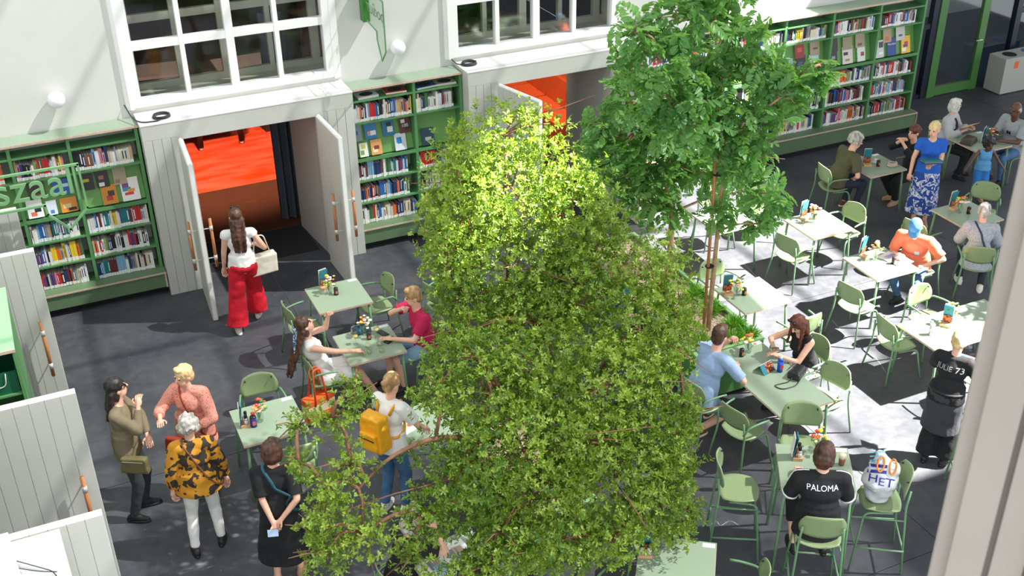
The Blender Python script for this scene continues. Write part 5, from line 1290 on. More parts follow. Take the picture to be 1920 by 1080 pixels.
for d in DISP: cover_face(*d, text=('Marokko', 0.05, (240, 240, 244), 0.62) if 'royal blue' in d[-1] else None)
BACKS = [
    (-0.05, .22, .24, [(70, 52, 40), (150, 120, 90)], 'brown photo book standing high behind the cut-out letters'),
    (0.27, .24, .22, [(36, 96, 176), (220, 230, 240)], 'blue oval-print book standing high behind the cut-out letters'),
    (0.60, .17, .24, [(28, 24, 26), (220, 190, 40)], 'black book with yellow lettering high in the corner bookcase'),
    (0.80, .17, .24, [(34, 26, 30), (170, 110, 90), (230, 226, 220)], 'black portrait book high in the corner bookcase'),
    (1.03, .17, .24, [(176, 158, 128), (150, 120, 90)], 'sand-coloured book high in the corner bookcase'),
    (4.43, .15, .24, [(150, 160, 168), (60, 120, 170)], 'grey-blue face-out book high in the short bookcase'),
    (4.64, .18, .24, [(44, 120, 180), (206, 150, 120), (230, 230, 230)], 'blue tower-cover book high in the short bookcase'),
    (4.92, .18, .26, [(30, 110, 150), (24, 26, 30), (220, 220, 220)], 'blue and black photo book high in the short bookcase'),
    (5.18, .17, .26, [(90, 40, 36), (236, 236, 232), (30, 26, 28)], 'dark red book printed 100 high in the short bookcase'),
    (12.40, .20, .26, [(150, 40, 34), (210, 80, 50)], 'red photo book high in the long bookcase'),
    (12.72, .20, .24, [(170, 150, 126), (110, 90, 70)], 'brown mottled book high in the long bookcase'),
    (13.12, .18, .24, [(40, 32, 30)], 'dark book high at the third upright of the long bookcase'),
    (13.42, .20, .22, [(150, 142, 108)], 'khaki book high in the long bookcase'),
    (13.70, .20, .24, [(168, 152, 128), (120, 90, 70)], 'sepia mottled book high in the long bookcase'),
    (14.30, .18, .24, [(180, 150, 120), (200, 110, 60)], 'tan book high behind the royal blue one'),
    (14.60, .20, .24, [(200, 198, 190), (80, 80, 78)], 'light grey book high behind the yellow one'),
]
for x, w_, h_, cols, lb in BACKS:
    z = (Z1 if x < 9 else Z3) + 0.24
    cover_face(x, z, w_, h_, cols, lb, y=YF + 0.085 + 0.03, text=('100', 0.07, (236, 236, 232), 0.35) if '100' in lb else None)
# flat books on the top shelf of the short bookcase and thick spines
for x, y, a, cols, lb in ((4.62, 15.40, 4, (236, 236, 236), 'white picture book lying flat on the top shelf'), (5.06, 15.40, -4, (190, 70, 50), 'red and white book lying flat on the top shelf'), (5.52, 15.40, 6, (46, 100, 150), 'blue book lying flat on the top shelf'), (5.85, 15.41, -3, (200, 190, 160), 'pale book lying flat at the right end of the top shelf')):
    o = empty('flat_book', (x, y, ROWS1[0]), R(a), lb, 'book', 'books lying flat on the top shelf')
    c = mat('print_%d_%d_%d' % cols, hx(*cols), 0.45)
    MB().box(-.16, .16, -.11, .11, 0.0005, 0.004).build('back_cover', c, o); MB().box(-.155, .157, -.106, .106, 0.0041, 0.03).build('pages', PAGE, o); MB().box(-.16, .16, -.11, .11, 0.0301, 0.034).build('front_cover', c, o)
    MB().cyl((0.0, 0, 0.0341), (0.0, 0, 0.0348), 0.08, n=20, ex=1.3).build('print', mat('print_dark', hx(40, 46, 56), 0.5), o)

# ------------------------------------------------------------------ things on the tables
TEAL = mat('menu_teal', hx(36, 122, 140), 0.4); MENUD = mat('menu_dark', hx(44, 54, 62), 0.45); MENUF = mat_pattern('menu_food', hx(206, 108, 60), hx(60, 34, 30), 'noise', 30, 0.45, 0.55)
BLK_W = mat('stand_wood', hx(206, 164, 124), 0.55, var=0.08, scale=20)
def menu_stand(x, y, z, deg, label, bottles=False):
    o = empty('menu_stand', (x, y, z), R(deg), label, 'menu stand', 'menu stands on the tables'); o.scale = (1.15, 1.15, 1.15)
    MB().box(-0.055, 0.055, -0.04, 0.04, 0.0005, 0.03).build('block', BLK_W, o)
    r_ = Matrix.Rotation(R(8), 3, 'X')
    m = MB(); m.mi(0).obox((0, 0.028, 0.135), (0.10, 0.006, 0.21), r_); m.mi(1).obox((0, 0.021, 0.075), (0.094, 0.002, 0.08), r_); m.mi(2).obox((0, 0.034, 0.165), (0.092, 0.002, 0.10), r_); m.build('menu_card', [TEAL, MENUF, MENUD], o)
    MB().obox((0, 0.046, 0.14), (0.10, 0.004, 0.20), Matrix.Rotation(R(4), 3, 'X')).build('white_card', C_WHT, o)
    if bottles:
        for sx in (-0.026, 0.026):
            MB().cyl((sx, -0.012, 0.031), (sx, -0.012, 0.075), 0.02, n=12).cyl((sx, -0.012, 0.0751), (sx, -0.012, 0.10), 0.019, 0.012, 12).build('jar', mat('jar_white', hx(206, 204, 200), 0.4), o, True)
            MB().cyl((sx, -0.012, 0.1002), (sx, -0.012, 0.135), 0.015, n=12).build('cap', BLACK, o)
    return o
VASE = mat_glass('vase_glass', (0.88, 0.92, 0.9), 0.16); STEMG = mat('stem_green', hx(96, 140, 60), 0.6)
FCOL = [(232, 110, 70), (240, 196, 70), (226, 60, 50), (244, 214, 196), (244, 150, 110), (206, 210, 90), (236, 236, 220)]
FM = [mat('petal_%d' % i, hx(*c), 0.6) for i, c in enumerate(FCOL)]
def flowers(x, y, z, seed, label):
    rn = random.Random(seed)
    o = empty('flower_vase', (x, y, z), 0, label, 'flower vase', 'flower jars on the tables')
    o.scale = (1.35, 1.35, 1.35)
    MB().cyl((0, 0, 0.001), (0, 0, 0.055), 0.026, 0.034, 16, False).cyl((0, 0, 0.055), (0, 0, 0.10), 0.034, 0.028, 16, False).cyl((0, 0, 0.0005), (0, 0, 0.006), 0.026, n=16).build('jar', VASE, o, True)
    for k in range(24):
        a = rn.uniform(0, 2 * PI); r_ = rn.uniform(0.0, 0.075); p = Vector((r_ * math.cos(a), r_ * math.sin(a), 0.145 + rn.uniform(-0.03, 0.055) - r_ * 0.35))
        m = MB(); m.mi(0); s = rn.uniform(0.010, 0.021)
        if rn.random() < 0.75:
            for j in range(5):
                t = 2 * PI * j / 5; d = Vector((math.cos(t), math.sin(t), 0.35)); m.sph(p + d * s * 0.6, (s * 0.55, s * 0.55, s * 0.3), 6, 4)
            m.mi(1).sph(p + Vector((0, 0, s * 0.3)), s * 0.3, 6, 4)
            m.build('blossom', [rn.choice(FM), FM[1]], o, True)
        else: m.sph(p, (s * 1.1, s * 0.6, s * 0.5), 6, 4).build('leaf', STEMG, o, True)
        if k % 3 == 0: MB().cyl((0, 0, 0.02), p, 0.002, n=4).build('stem', STEMG, o)
    return o
LANT = mat('lantern_dark', hx(40, 36, 38), 0.3); AMBER = mat('candle_amber', hx(196, 110, 70), 0.5)  # plain amber colour for the patch on the holder's front
def candle(x, y, z, label, c=None):
    o = empty('candle_holder', (x, y, z), 0, label, 'candle holder', 'dark candle holders on the tables')
    MB().cyl((0, 0, 0.0005), (0, 0, 0.09), 0.029, n=16).build('glass', c or LANT, o, True)
    MB().cyl((0, 0, 0.0902), (0, 0, 0.102), 0.030, 0.026, 16).build('rim', LANT, o, True)
    MB().box(-0.014, 0.014, -0.0305, -0.0292, 0.025, 0.065).build('pattern', AMBER, o)
    return o
TZ = 0.75
for nm, mx, my, md, vx, vy, cx, cy, who in (
    ('T1', 3.12, 12.93, 15, 3.13, 12.80, 3.20, 12.72, 'on the empty table by the orange doorway'),
    ('T4', 9.98, 11.84, 10, 10.0, 11.70, 10.10, 11.78, 'on the sunlit table'),
    ('T5', 10.00, 10.56, 20, 10.05, 10.42, 10.20, 10.22, 'beside the open magazine'),
    ('T7', 12.12, 11.14, 5, 12.10, 11.02, 12.20, 10.94, 'before the speckled shirt'),
    ('T9', 7.75, 10.50, -15, 7.84, 10.44, 7.93, 10.40, 'on the table at the trough'),
    ('T8', 14.36, 12.82, 30, 14.48, 12.84, 14.46, 12.72, 'on the far upper table')):
    menu_stand(mx, my, TZ, md, 'menu stand ' + who); flowers(vx, vy, TZ, int(nm[1:]) + 40, 'small flower jar ' + who); candle(cx, cy, TZ, 'dark candle holder ' + who)
menu_stand(12.02, 12.95, TZ, -25, 'menu stand with black card on the table of two talkers'); candle(12.16, 12.86, TZ, 'dark candle holder on the table of two talkers')
menu_stand(1.47, 10.42, TZ, 80, 'menu stand with jars on the purple-bottle table', True); flowers(1.63, 10.42, TZ, 5, 'flower jar next to the purple bottle')
pb = candle(1.55, 10.36, TZ, 'purple glass bottle beside the flower jar', mat('purple_glass', hx(52, 44, 138), 0.2)); pb.name = 'glass_bottle'; pb['category'] = 'bottle'; del pb['group']; pb.scale = (1.2, 1.2, 1.3)
flowers(7.2, 9.26, TZ, 8, 'flower jar between pale blue shirt and phone user'); candle(7.08, 9.22, TZ, 'dark candle holder between pale blue shirt and phone user')
menu_stand(6.24, 7.08, 1.05, 60, 'menu stand with jars on the high table', True); flowers(6.48, 7.08, 1.05, 12, 'large flower jar on the high table')
menu_stand(4.36, 6.80, TZ, -30, 'menu stand with sauce bottles at the bottom edge', True); flowers(4.55, 6.84, TZ, 14, 'flower jar beside the sauce bottles')
menu_stand(9.70, 8.70, TZ, -60, 'menu stand on the sunny long table'); flowers(9.82, 8.72, TZ, 16, 'yellow flower jar behind the menu on the sunny long table')
flowers(3.23, 11.62, TZ, 18, 'flower jar before the landscape menu on the wine table'); candle(3.24, 11.50, TZ, 'dark candle holder amid the wine glasses')
# wine table
WGL = mat_glass('wine_glass', (0.95, 0.96, 0.9), 0.14); WINE = mat('white_wine', hx(226, 210, 130), 0.1)
def glass(x, y, kind, label):
    o = empty('drinking_glass', (x, y, TZ), 0, label, 'glass', 'glasses on the wine table')
    if kind == 'wine':
        MB().cyl((0, 0, 0.0005), (0, 0, 0.004), 0.03, n=14).cyl((0, 0, 0.004), (0, 0, 0.08), 0.004, n=8).build('stem', WGL, o, True)
        MB().cyl((0, 0, 0.08), (0, 0, 0.12), 0.012, 0.036, 14, False).cyl((0, 0, 0.12), (0, 0, 0.17), 0.036, 0.028, 14, False).build('bowl', WGL, o, True)
        MB().cyl((0, 0, 0.086), (0, 0, 0.12), 0.012, 0.033, 14).build('wine', WINE, o, True)
    elif kind == 'carafe':
        MB().cyl((0, 0, 0.0005), (0, 0, 0.05), 0.034, 0.03, 14).cyl((0, 0, 0.05), (0, 0, 0.09), 0.03, 0.012, 14, False).cyl((0, 0, 0.09), (0, 0, 0.14), 0.012, 0.016, 14, False).build('body', WGL, o, True)
    else:
        MB().cyl((0, 0, 0.0005), (0, 0, 0.075), 0.026, 0.032, 14, False).cyl((0, 0, 0.0005), (0, 0, 0.05), 0.025, 0.029, 14).build('tumbler', WGL, o, True)
    return o
glass(3.06, 11.46, 'wine', 'wine glass nearest the white dress'); glass(3.34, 11.50, 'wine', 'wine glass beside the dark candle holder')
glass(3.17, 11.33, 'carafe', 'clear carafe on the left of the wine table'); glass(3.31, 11.31, 'carafe', 'clear carafe on the right of the wine table')
glass(3.14, 11.19, 'tumbler', 'clear tumbler before the left carafe'); glass(3.28, 11.16, 'tumbler', 'clear tumbler before the right carafe')
def slab_thing(name, x, y, z, deg, size, label, cat, m1, m2=None, tilt=0, group=None):
    o = empty(name, (x, y, z + 0.0008), R(deg), label, cat, group); o.rotation_euler = (R(tilt), 0, R(deg))
    w_, d, h = size
    MB().box(-w_ / 2, w_ / 2, -d / 2, d / 2, 0, h).build('body', m1, o)
    if m2: MB().box(-w_ / 2 + 0.004, w_ / 2 - 0.004, -d / 2 + 0.004, d / 2 - 0.004, h + 0.0002, h + 0.0012).build('screen', m2, o)
    return o
PHB = mat('phone_black', hx(26, 28, 32), 0.2); PHS = mat('phone_screen', hx(44, 52, 60), 0.1)
slab_thing('phone', 3.43, 11.55, TZ, 20, (0.08, 0.16, 0.009), 'black phone near the wine glasses, farther of two', 'phone', PHB, PHS)
slab_thing('phone', 3.46, 11.36, TZ, -60, (0.08, 0.16, 0.009), 'black phone under the hand of the magenta shirt', 'phone', PHB, PHS)
slab_thing('phone', 12.0, 13.18, TZ, 60, (0.08, 0.16, 0.009), 'black phone at the olive shirt', 'phone', PHB, mat('phone_light', hx(150, 176, 190), 0.1))
PAPER = mat('paper_white', hx(238, 238, 236), 0.6)
o = empty('tent_menu', (3.20, 11.69, TZ), R(8), 'landscape tent menu with photo on the wine table', 'menu')
for s_ in (-1, 1): MB().obox((0, s_ * 0.025, 0.06), (0.24, 0.003, 0.125), Matrix.Rotation(R(s_ * 22), 3, 'X')).build('page', PAPER if s_ > 0 else MENUD, o)
MB().obox((0.0, -0.027, 0.06), (0.20, 0.003, 0.10), Matrix.Rotation(R(-22), 3, 'X')).build('photo', mat('menu_blue_photo', hx(70, 130, 160), 0.4, col2=hx(30, 40, 50), scale=20), o)
o = empty('tent_menu', (7.15, 8.86, TZ), R(15), 'folded picture menu beside the blue bottle', 'menu')
for s_ in (-1, 1): MB().obox((0, s_ * 0.04, 0.05), (0.20, 0.003, 0.13), Matrix.Rotation(R(s_ * 40), 3, 'X')).build('page', PAPER if s_ > 0 else TEAL, o)
MB().obox((0.03, -0.0425, 0.05), (0.12, 0.003, 0.115), Matrix.Rotation(R(-40), 3, 'X')).build('photo', MENUF, o)
o = empty('water_bottle', (7.29, 8.76, TZ), 0, 'blue translucent water bottle on the long table', 'bottle')
BLB = mat('bottle_blue', hx(24, 74, 190), 0.15)
MB().cyl((0, 0, 0.0005), (0, 0, 0.15), 0.033, n=16).cyl((0, 0, 0.15), (0, 0, 0.175), 0.033, 0.02, 16).build('body', BLB, o, True); MB().cyl((0, 0, 0.1755), (0, 0, 0.20), 0.018, n=14).build('cap', mat('cap_pale', hx(190, 206, 226), 0.3), o, True)
MB().box(-0.02, 0.02, -0.0345, -0.033, 0.05, 0.10).build('print', mat('print_red', hx(206, 70, 70), 0.4), o)
o = empty('handbag', (7.41, 8.60, TZ), R(30), 'small black leather handbag with strap on the long table', 'handbag')
LEA = mat('black_leather', hx(34, 36, 40), 0.32, bump=0.15, bscale=30)
hb = MB(); hb.obox((0, 0, 0.045), (0.22, 0.14, 0.08)); hb.obox((0, 0.0, 0.075), (0.20, 0.10, 0.06)); link('body', remesh(hb, 0.010, 4, [LEA], 'body'), o)
MB().tube(fillet([(0.1, 0.0, 0.06), (0.2, 0.02, 0.008), (0.22, 0.12, 0.007), (0.05, 0.12, 0.03)], 0.05), 0.006, 6).build('strap', LEA, o, True)
MB().tube(fillet([(-0.1, 0.0, 0.05), (-0.18, 0.02, 0.008), (-0.34, 0.14, 0.007), (-0.36, 0.02, 0.007), (-0.2, -0.08, 0.007), (-0.06, -0.07, 0.02)], 0.08), 0.006, 6).build('strap', LEA, o, True)
o = empty('drink_can', (9.40, 8.62, TZ), 0, 'patterned drink can on the sunny long table', 'can')
MB().cyl((0, 0, 0.004), (0, 0, 0.15), 0.032, n=18).build('body', mat_pattern('can_print', hx(60, 62, 66), hx(206, 208, 210), 'voronoi', 60, 0.3, 0.4, 0.3), o, True); MB().cyl((0, 0, 0.0005), (0, 0, 0.004), 0.026, 0.032, 18).cyl((0, 0, 0.1501), (0, 0, 0.157), 0.031, 0.026, 18).build('rim', STEEL, o, True)
o = empty('beer_glass', (6.56, 6.80, 1.05), 0, 'glass of amber beer with foam on the high table', 'glass')
MB().cyl((0, 0, 0.0005), (0, 0, 0.14), 0.030, 0.037, 18, False).build('glass', WGL, o, True); MB().cyl((0, 0, 0.006), (0, 0, 0.085), 0.028, 0.033, 18).build('beer', mat('beer_amber', hx(140, 44, 16), 0.1), o, True); MB().cyl((0, 0, 0.0855), (0, 0, 0.125), 0.0335, 0.0355, 18).build('foam', mat('beer_foam', hx(240, 228, 206), 0.8), o, True)
# magazine
def openmag(x, y, z, deg, label, w_, h_, cols, nm='magazine', cat='magazine'):
    o = empty(nm, (x, y, z), R(deg), label, cat)
    for s_ in (-1, 1):
        vs = []; n = 6
        for i in range(n + 1):
            t = i / n; xx = s_ * t * w_; zz = 0.004 + 0.02 * math.sin(PI * min(1, t * 1.3)) * (1 - t)
            vs += [(xx, -h_ / 2, zz), (xx, h_ / 2, zz)]
        fs = [((2 * i, 2 * i + 2, 2 * i + 3, 2 * i + 1) if s_ > 0 else (2 * i, 2 * i + 1, 2 * i + 3, 2 * i + 2)) for i in range(n)]
        m = MB().add(vs, fs); m.add([(a, b, c - 0.003) for a, b, c in vs], [f[::-1] for f in fs])
        m.build('page', PAPER, o, True)
        rr = random.Random(label + str(s_))
        for c in cols:
            a = rr.uniform(0.08, 0.45); b = a + rr.uniform(0.3, 0.5); u = rr.uniform(-0.45, 0.0); v = u + rr.uniform(0.25, 0.45)
            q = MB(); k = 5
            vv = []
            for i in range(k + 1):
                t = a + (min(b, 0.95) - a) * i / k; zz = 0.0052 + 0.02 * math.sin(PI * min(1, t * 1.3)) * (1 - t)
                vv += [(s_ * t * w_, u * h_, zz), (s_ * t * w_, v * h_, zz)]
            q.add(vv, [((2 * i, 2 * i + 2, 2 * i + 3, 2 * i + 1) if s_ > 0 else (2 * i, 2 * i + 1, 2 * i + 3, 2 * i + 2)) for i in range(k)]); q.build('print', mat('print_%d_%d_%d' % c, hx(*c), 0.5), o)
    return o
openmag(10.30, 10.30, TZ, 105, 'open magazine with purple photos before the blue cap', 0.20, 0.28, [(150, 150, 206), (190, 180, 220)])
openmag(2.66, 7.52, TZ, 10, 'open newspaper with portrait photo under the leaves', 0.27, 0.40, [(120, 130, 140), (150, 190, 214), (190, 160, 140)], 'newspaper', 'newspaper')
slab_thing('drawing_sheet', 3.02, 9.62, TZ, 20, (0.30, 0.22, 0.003), 'white sheet with orange mark beside the backpack wearer', 'paper', PAPER)
MB().cyl((0.06, 0, 0.0032), (0.06, 0, 0.004), 0.03, n=12).build('mark', mat('tag_orange', hx(230, 100, 40), 0.5), bpy.data.objects['drawing_sheet'])
o = empty('saucer_cup', (12.22, 12.98, TZ), 0, 'white cup on saucer at the black lace top', 'cup')
MB().cyl((0, 0, 0.0005), (0, 0, 0.012), 0.045, 0.065, 18).build('saucer', PAPER, o, True); MB().cyl((0, 0, 0.0122), (0, 0, 0.06), 0.028, 0.036, 16, False).cyl((0, 0, 0.0122), (0, 0, 0.05), 0.027, 0.033, 16).build('cup', PAPER, o, True)
pts = [(0.09 * math.cos(t * 0.9) * (1 - 0.012 * t), 0.06 * math.sin(t * 0.9), 0.012 + 0.0025 * t) for t in range(22)]
tag(MB().tube(pts, 0.011, 6).build('rope_cord', mat('cord_beige', hx(206, 186, 170), 0.8), None, True, (12.36, 12.76, TZ)), 'beige rope cord coiled on the table of two talkers', 'cord')
# ------------------------------------------------------------------ accessories worn and carried
from mathutils.bvhtree import BVHTree
def bvh_of(o):
    me = o.data; return BVHTree.FromPolygons([v.co for v in me.vertices], [tuple(p.vertices) for p in me.polygons])
def wpos(p, v): return p['root'].matrix_basis @ Vector(v)
def strap(p, sd, mtl, name='strap', drop=0.06, r=0.012, garment='top', over=0.0):
    """band over one shoulder to the opposite hip, laid on the cloth"""
    bv = bvh_of(p[garment]); s = p['s']
    a = p['sh'][sd] - p['rgt'] * sd * 0.07 + p['SPN'] * 0.09; b = p['P'] + p['rgt'] * (-sd) * 0.24 - Vector((0, 0, drop))
    c = (a + b) / 2; ax = (a - b) / 2; fw = p['fwd'] * 0.24
    pts = []
    for k in range(28):
        t = 2 * PI * k / 28; q = c + ax * math.cos(t) + fw * math.sin(t)
        loc, no, _, _ = bv.find_nearest(q)
        if loc is None: continue
        pts.append(loc + no * (0.006 + over))
    m = MB(); n = len(pts)
    vs = []
    for i in range(n):
        d = (pts[(i + 1) % n] - pts[i - 1]).normalized(); _, no, _, _ = bv.find_nearest(pts[i]); sdv = d.cross(no).normalized() * r
        vs += [pts[i] - sdv, pts[i] + sdv, pts[i] + sdv + no * 0.004, pts[i] - sdv + no * 0.004]
    fs = []
    for i in range(n):
        j = (i + 1) % n
        for k in range(4): fs.append((4 * i + k, 4 * i + (k + 1) % 4, 4 * j + (k + 1) % 4, 4 * j + k))
    return m.add(vs, fs).build(name, mtl, p['root'], True)
def soft_box(name, size, mtl, parent, loc=(0, 0, 0), rot=(0, 0, 0), vox=0.012, smooth=5, disp=0.006, taper=0.85):
    m = MB(); a, b, c = size[0] / 2, size[1] / 2, size[2] / 2
    m.add([(-a, -b, -c), (a, -b, -c), (a, b, -c), (-a, b, -c), (-a * taper, -b * taper, c), (a * taper, -b * taper, c), (a * taper, b * taper, c), (-a * taper, b * taper, c)], [(0, 3, 2, 1), (4, 5, 6, 7), (0, 1, 5, 4), (1, 2, 6, 5), (2, 3, 7, 6), (3, 0, 4, 7)])
    o = link(name, remesh(m, vox, smooth, [mtl], name, disp, 14), parent, loc); o.rotation_euler = rot
    return o
def shirt_text(p, txt, size, z, mtl, name='lettering', x=0.0, back=True, tilt=0):
    """letters pressed onto the back of a shirt"""
    bv = bvh_of(p['top']); me = flat_text(txt, size)
    bm = bmesh.new(); bm.from_mesh(me); bmesh.ops.subdivide_edges(bm, edges=[e for e in bm.edges if e.calc_length() > 0.02], cuts=2); bmesh.ops.triangulate(bm, faces=bm.faces)
    f = p['fwd']; up = p['SPN']; rg = p['rgt']; c0 = p['P'] + up * z - f * 0.5
    for v in bm.verts:
        q = c0 + rg * (v.co.x + x) + up * v.co.y
        loc, no, _, _ = bv.ray_cast(q, f)
        v.co = (loc - f * 0.005) if loc is not None else q + f * 0.4
    bm.to_mesh(me); bm.free(); me.materials.append(mtl)
    return link(name, me, p['top'])
def at_world(o, p, v, rz=0):
    w_ = wpos(p, v); o.location = w_; o.rotation_euler = (0, 0, p['root'].rotation_euler.z + R(rz)); return o
def sizeup(p): p['root'].matrix_basis = Matrix.Translation(p['root'].location) @ p['root'].rotation_euler.to_matrix().to_4x4(); return p
for p in PPL.values(): sizeup(p)
BRL = mat('brown_leather', hx(122, 70, 44), 0.5); RUST = mat('rust_leather', hx(150, 52, 34), 0.45, bump=0.1); KHK = mat('khaki_nylon', hx(112, 104, 70), 0.35, bump=0.4, bscale=16); CRM = mat('cream_leather', hx(232, 222, 204), 0.5); ORG = mat('orange_canvas', hx(232, 96, 34), 0.7); CANV = mat('beige_canvas', hx(214, 196, 160), 0.8); TEALB = mat('teal_strap', hx(32, 84, 96), 0.5); YPK = mat('yellow_nylon', hx(238, 168, 20), 0.5, bump=0.3, bscale=12)
strap(PPL['yellow'], -1, BRL, 'bag_strap', r=0.009); strap(PPL['dress'], -1, TEALB, 'bag_strap', r=0.016, drop=0.0); strap(PPL['pink'], 1, RUST, 'bag_strap', r=0.010); strap(PPL['speck'], -1, mat('navy_strap', hx(34, 44, 70), 0.5), 'bag_strap', r=0.012); strap(PPL['olive'], -1, KHK, 'bag_strap', r=0.008)
o = empty('shoulder_bag', label='cream leather tote carried by the person in red trousers', cat='bag'); at_world(o, PPL['red'], (0.26, 0.06, 0.90))
soft_box('body', (0.36, 0.13, 0.28), CRM, o, disp=0.004, taper=1.05)
o.rotation_euler.z += R(20)
MB().tube(fillet([(-0.12, 0, 0.12), (-0.07, 0.0, 0.42), (0.05, 0.0, 0.42), (0.12, 0, 0.12)], 0.06), 0.009, 6).build('handle', CRM, o, True)
o = empty('hip_bag', label='khaki nylon hip bag on the dark-haired person in olive', cat='bag'); at_world(o, PPL['olive'], (0.215, 0.10, 0.82), 78)
soft_box('body', (0.30, 0.09, 0.19), KHK, o, taper=0.9); MB().box(-0.11, 0.11, -0.052, -0.05, 0.06, 0.066).build('zip', STEEL, o); MB().box(-0.11, 0.11, 0.05, 0.056, 0.05, 0.06).build('zip', STEEL, o)
o = empty('side_bag', label='rust leather side bag hanging on the pink dotted blouse', cat='bag'); at_world(o, PPL['pink'], (-0.0, 0.21, 0.86)); o.location += Vector((-0.12, 0.0, 0)); soft_box('body', (0.22, 0.08, 0.17), RUST, o)
w_ = PPL['dress']['arms'][1][2] if False else None
slab = empty('pale_card', label='pale blue card held behind the black dress', cat='card'); at_world(slab, PPL['dress'], (-0.05, -0.26, 0.83)); slab.rotation_euler = (R(70), 0, slab.rotation_euler.z)
MB().box(-0.05, 0.05, -0.035, 0.035, 0, 0.003).build('card', mat('card_blue', hx(170, 196, 226), 0.5), slab)
# tote on the chair of the white dress
o = empty('tote_bag', (2.46, 11.18, 0.0), R(20), 'orange and beige tote bag hanging from the white dress chair', 'bag')
for nm, z0, z1, m_ in (('base', 0.06, 0.16, ORG), ('panel', 0.16, 0.28, CANV), ('band', 0.28, 0.36, ORG)):
    t = 1 - 0.04
    MB().add([(-0.19, -0.07, z0), (0.19, -0.07, z0), (0.19, 0.07, z0), (-0.19, 0.07, z0), (-0.19, -0.075, z1), (0.19, -0.075, z1), (0.19, 0.075, z1), (-0.19, 0.075, z1)], [(0, 3, 2, 1), (4, 5, 6, 7), (0, 1, 5, 4), (1, 2, 6, 5), (2, 3, 7, 6), (3, 0, 4, 7)]).build(nm, m_, o)
for s_ in (-1, 1):
    pts = fillet([(-0.09, s_ * 0.078, 0.28), (-0.05, s_ * 0.03, 0.74), (0.05, s_ * 0.03, 0.74), (0.09, s_ * 0.078, 0.28)], 0.05)
    MB().tube(pts, 0.013, 6).build('handle', ORG, o, True)
# headscarf
p = PPL['white']; c = p['HC'] - p['hf'] * 0.10 + p['hu'] * 0.05
sc = MB(); sc.cyl(c - p['hu'] * 0.02, c + p['hu'] * 0.03, 0.045, n=12); q0 = c; q1 = c + Vector((0.03, -0.04, -0.16)); q2 = c + Vector((0.05, -0.06, -0.30)); sc.tube([q0, q1, q2], [0.025, 0.028, 0.016], 8)
link('scarf', remesh(sc, 0.01, 2, [mat_pattern('scarf_print', hx(40, 90, 150), hx(206, 214, 220), 'noise', 26, 0.5, 0.56)], 'scarf'), p['root'])
# backpack
p = PPL['pack']; o = empty('backpack', label='yellow backpack on the person in white tee', cat='backpack'); at_world(o, p, (0, -0.20, p['P'].z + 0.26))
b = soft_box('body', (0.30, 0.18, 0.40), YPK, o, smooth=7); soft_box('front_pocket', (0.24, 0.07, 0.20), YPK, o, (0, -0.09, -0.07))
MB().box(-0.10, 0.10, -0.135, -0.128, -0.03, -0.022).build('zip', BLACK, o)
bv = bvh_of(p['top'])
for sd in (-1, 1):
    pts = []
    for z, y in ((0.40, -0.16), (0.47, -0.06), (0.50, 0.02), (0.45, 0.12), (0.36, 0.16), (0.26, 0.14), (0.18, 0.06), (0.14, -0.06), (0.14, -0.14)):
        q = p['P'] + p['SPN'] * z * p['s'] * 1.02 + p['rgt'] * sd * (0.105 if z > 0.2 else 0.15) + p['fwd'] * y
        l, n_, _, _ = bv.find_nearest(q); pts.append(l + n_ * 0.008)
    bw = MB().tube(fillet(pts, 0.03), 0.016, 6).build('shoulder_strap', YPK, p['root'], True)
# cap
p = PPL['cap']; cp = MB(); C0 = p['HC'] + p['hu'] * 0.055 - p['hf'] * 0.012
cp.sph(C0 + p['hu'] * 0.012, (0.092, 0.108, 0.090), 18, 12, p['HB'])
br = MB(); vs = []
for i in range(13):
    t = PI * i / 12; e_ = p['hr'] * math.cos(t) * 0.078 + p['hf'] * (0.075 + math.sin(t) * 0.095) - p['hu'] * (0.02 + 0.025 * math.sin(t))
    vs += [C0 + p['hr'] * math.cos(t) * 0.085 + p['hf'] * (0.02 + 0.07 * math.sin(t)) - p['hu'] * 0.01, C0 + e_]
fs = [(2 * i, 2 * i + 1, 2 * i + 3, 2 * i + 2) for i in range(12)]
br.add(vs, fs); br.add([Vector(v) - p['hu'] * 0.006 for v in vs], [f[::-1] for f in fs])
CAPB = cloth('cap_blue', (84, 140, 196), 0.12); cm_ = remesh(cp, 0.011, 2, [CAPB], 'cap'); append(cm_, br, None); link('cap', cm_, p['root'])
slabb = MB(); bv = bvh_of(p['top']); ce = p['C'] + p['rgt'] * (-0.07) + p['fwd'] * 0.5 + p['SPN'] * -0.02
vs = []
for i in range(5):
    for j in range(5):
        q = ce + p['rgt'] * (-0.03 + 0.015 * i) + p['SPN'] * (-0.035 + 0.0175 * j); l, n_, _, _ = bv.ray_cast(q, -p['fwd']); vs.append((l if l else q) + p['fwd'] * 0.005)
slabb.add(vs, [(i * 5 + j, (i + 1) * 5 + j, (i + 1) * 5 + j + 1, i * 5 + j + 1) for i in range(4) for j in range(4)]); slabb.build('badge', mat('badge_pale', hx(196, 204, 214), 0.5), p['root'])
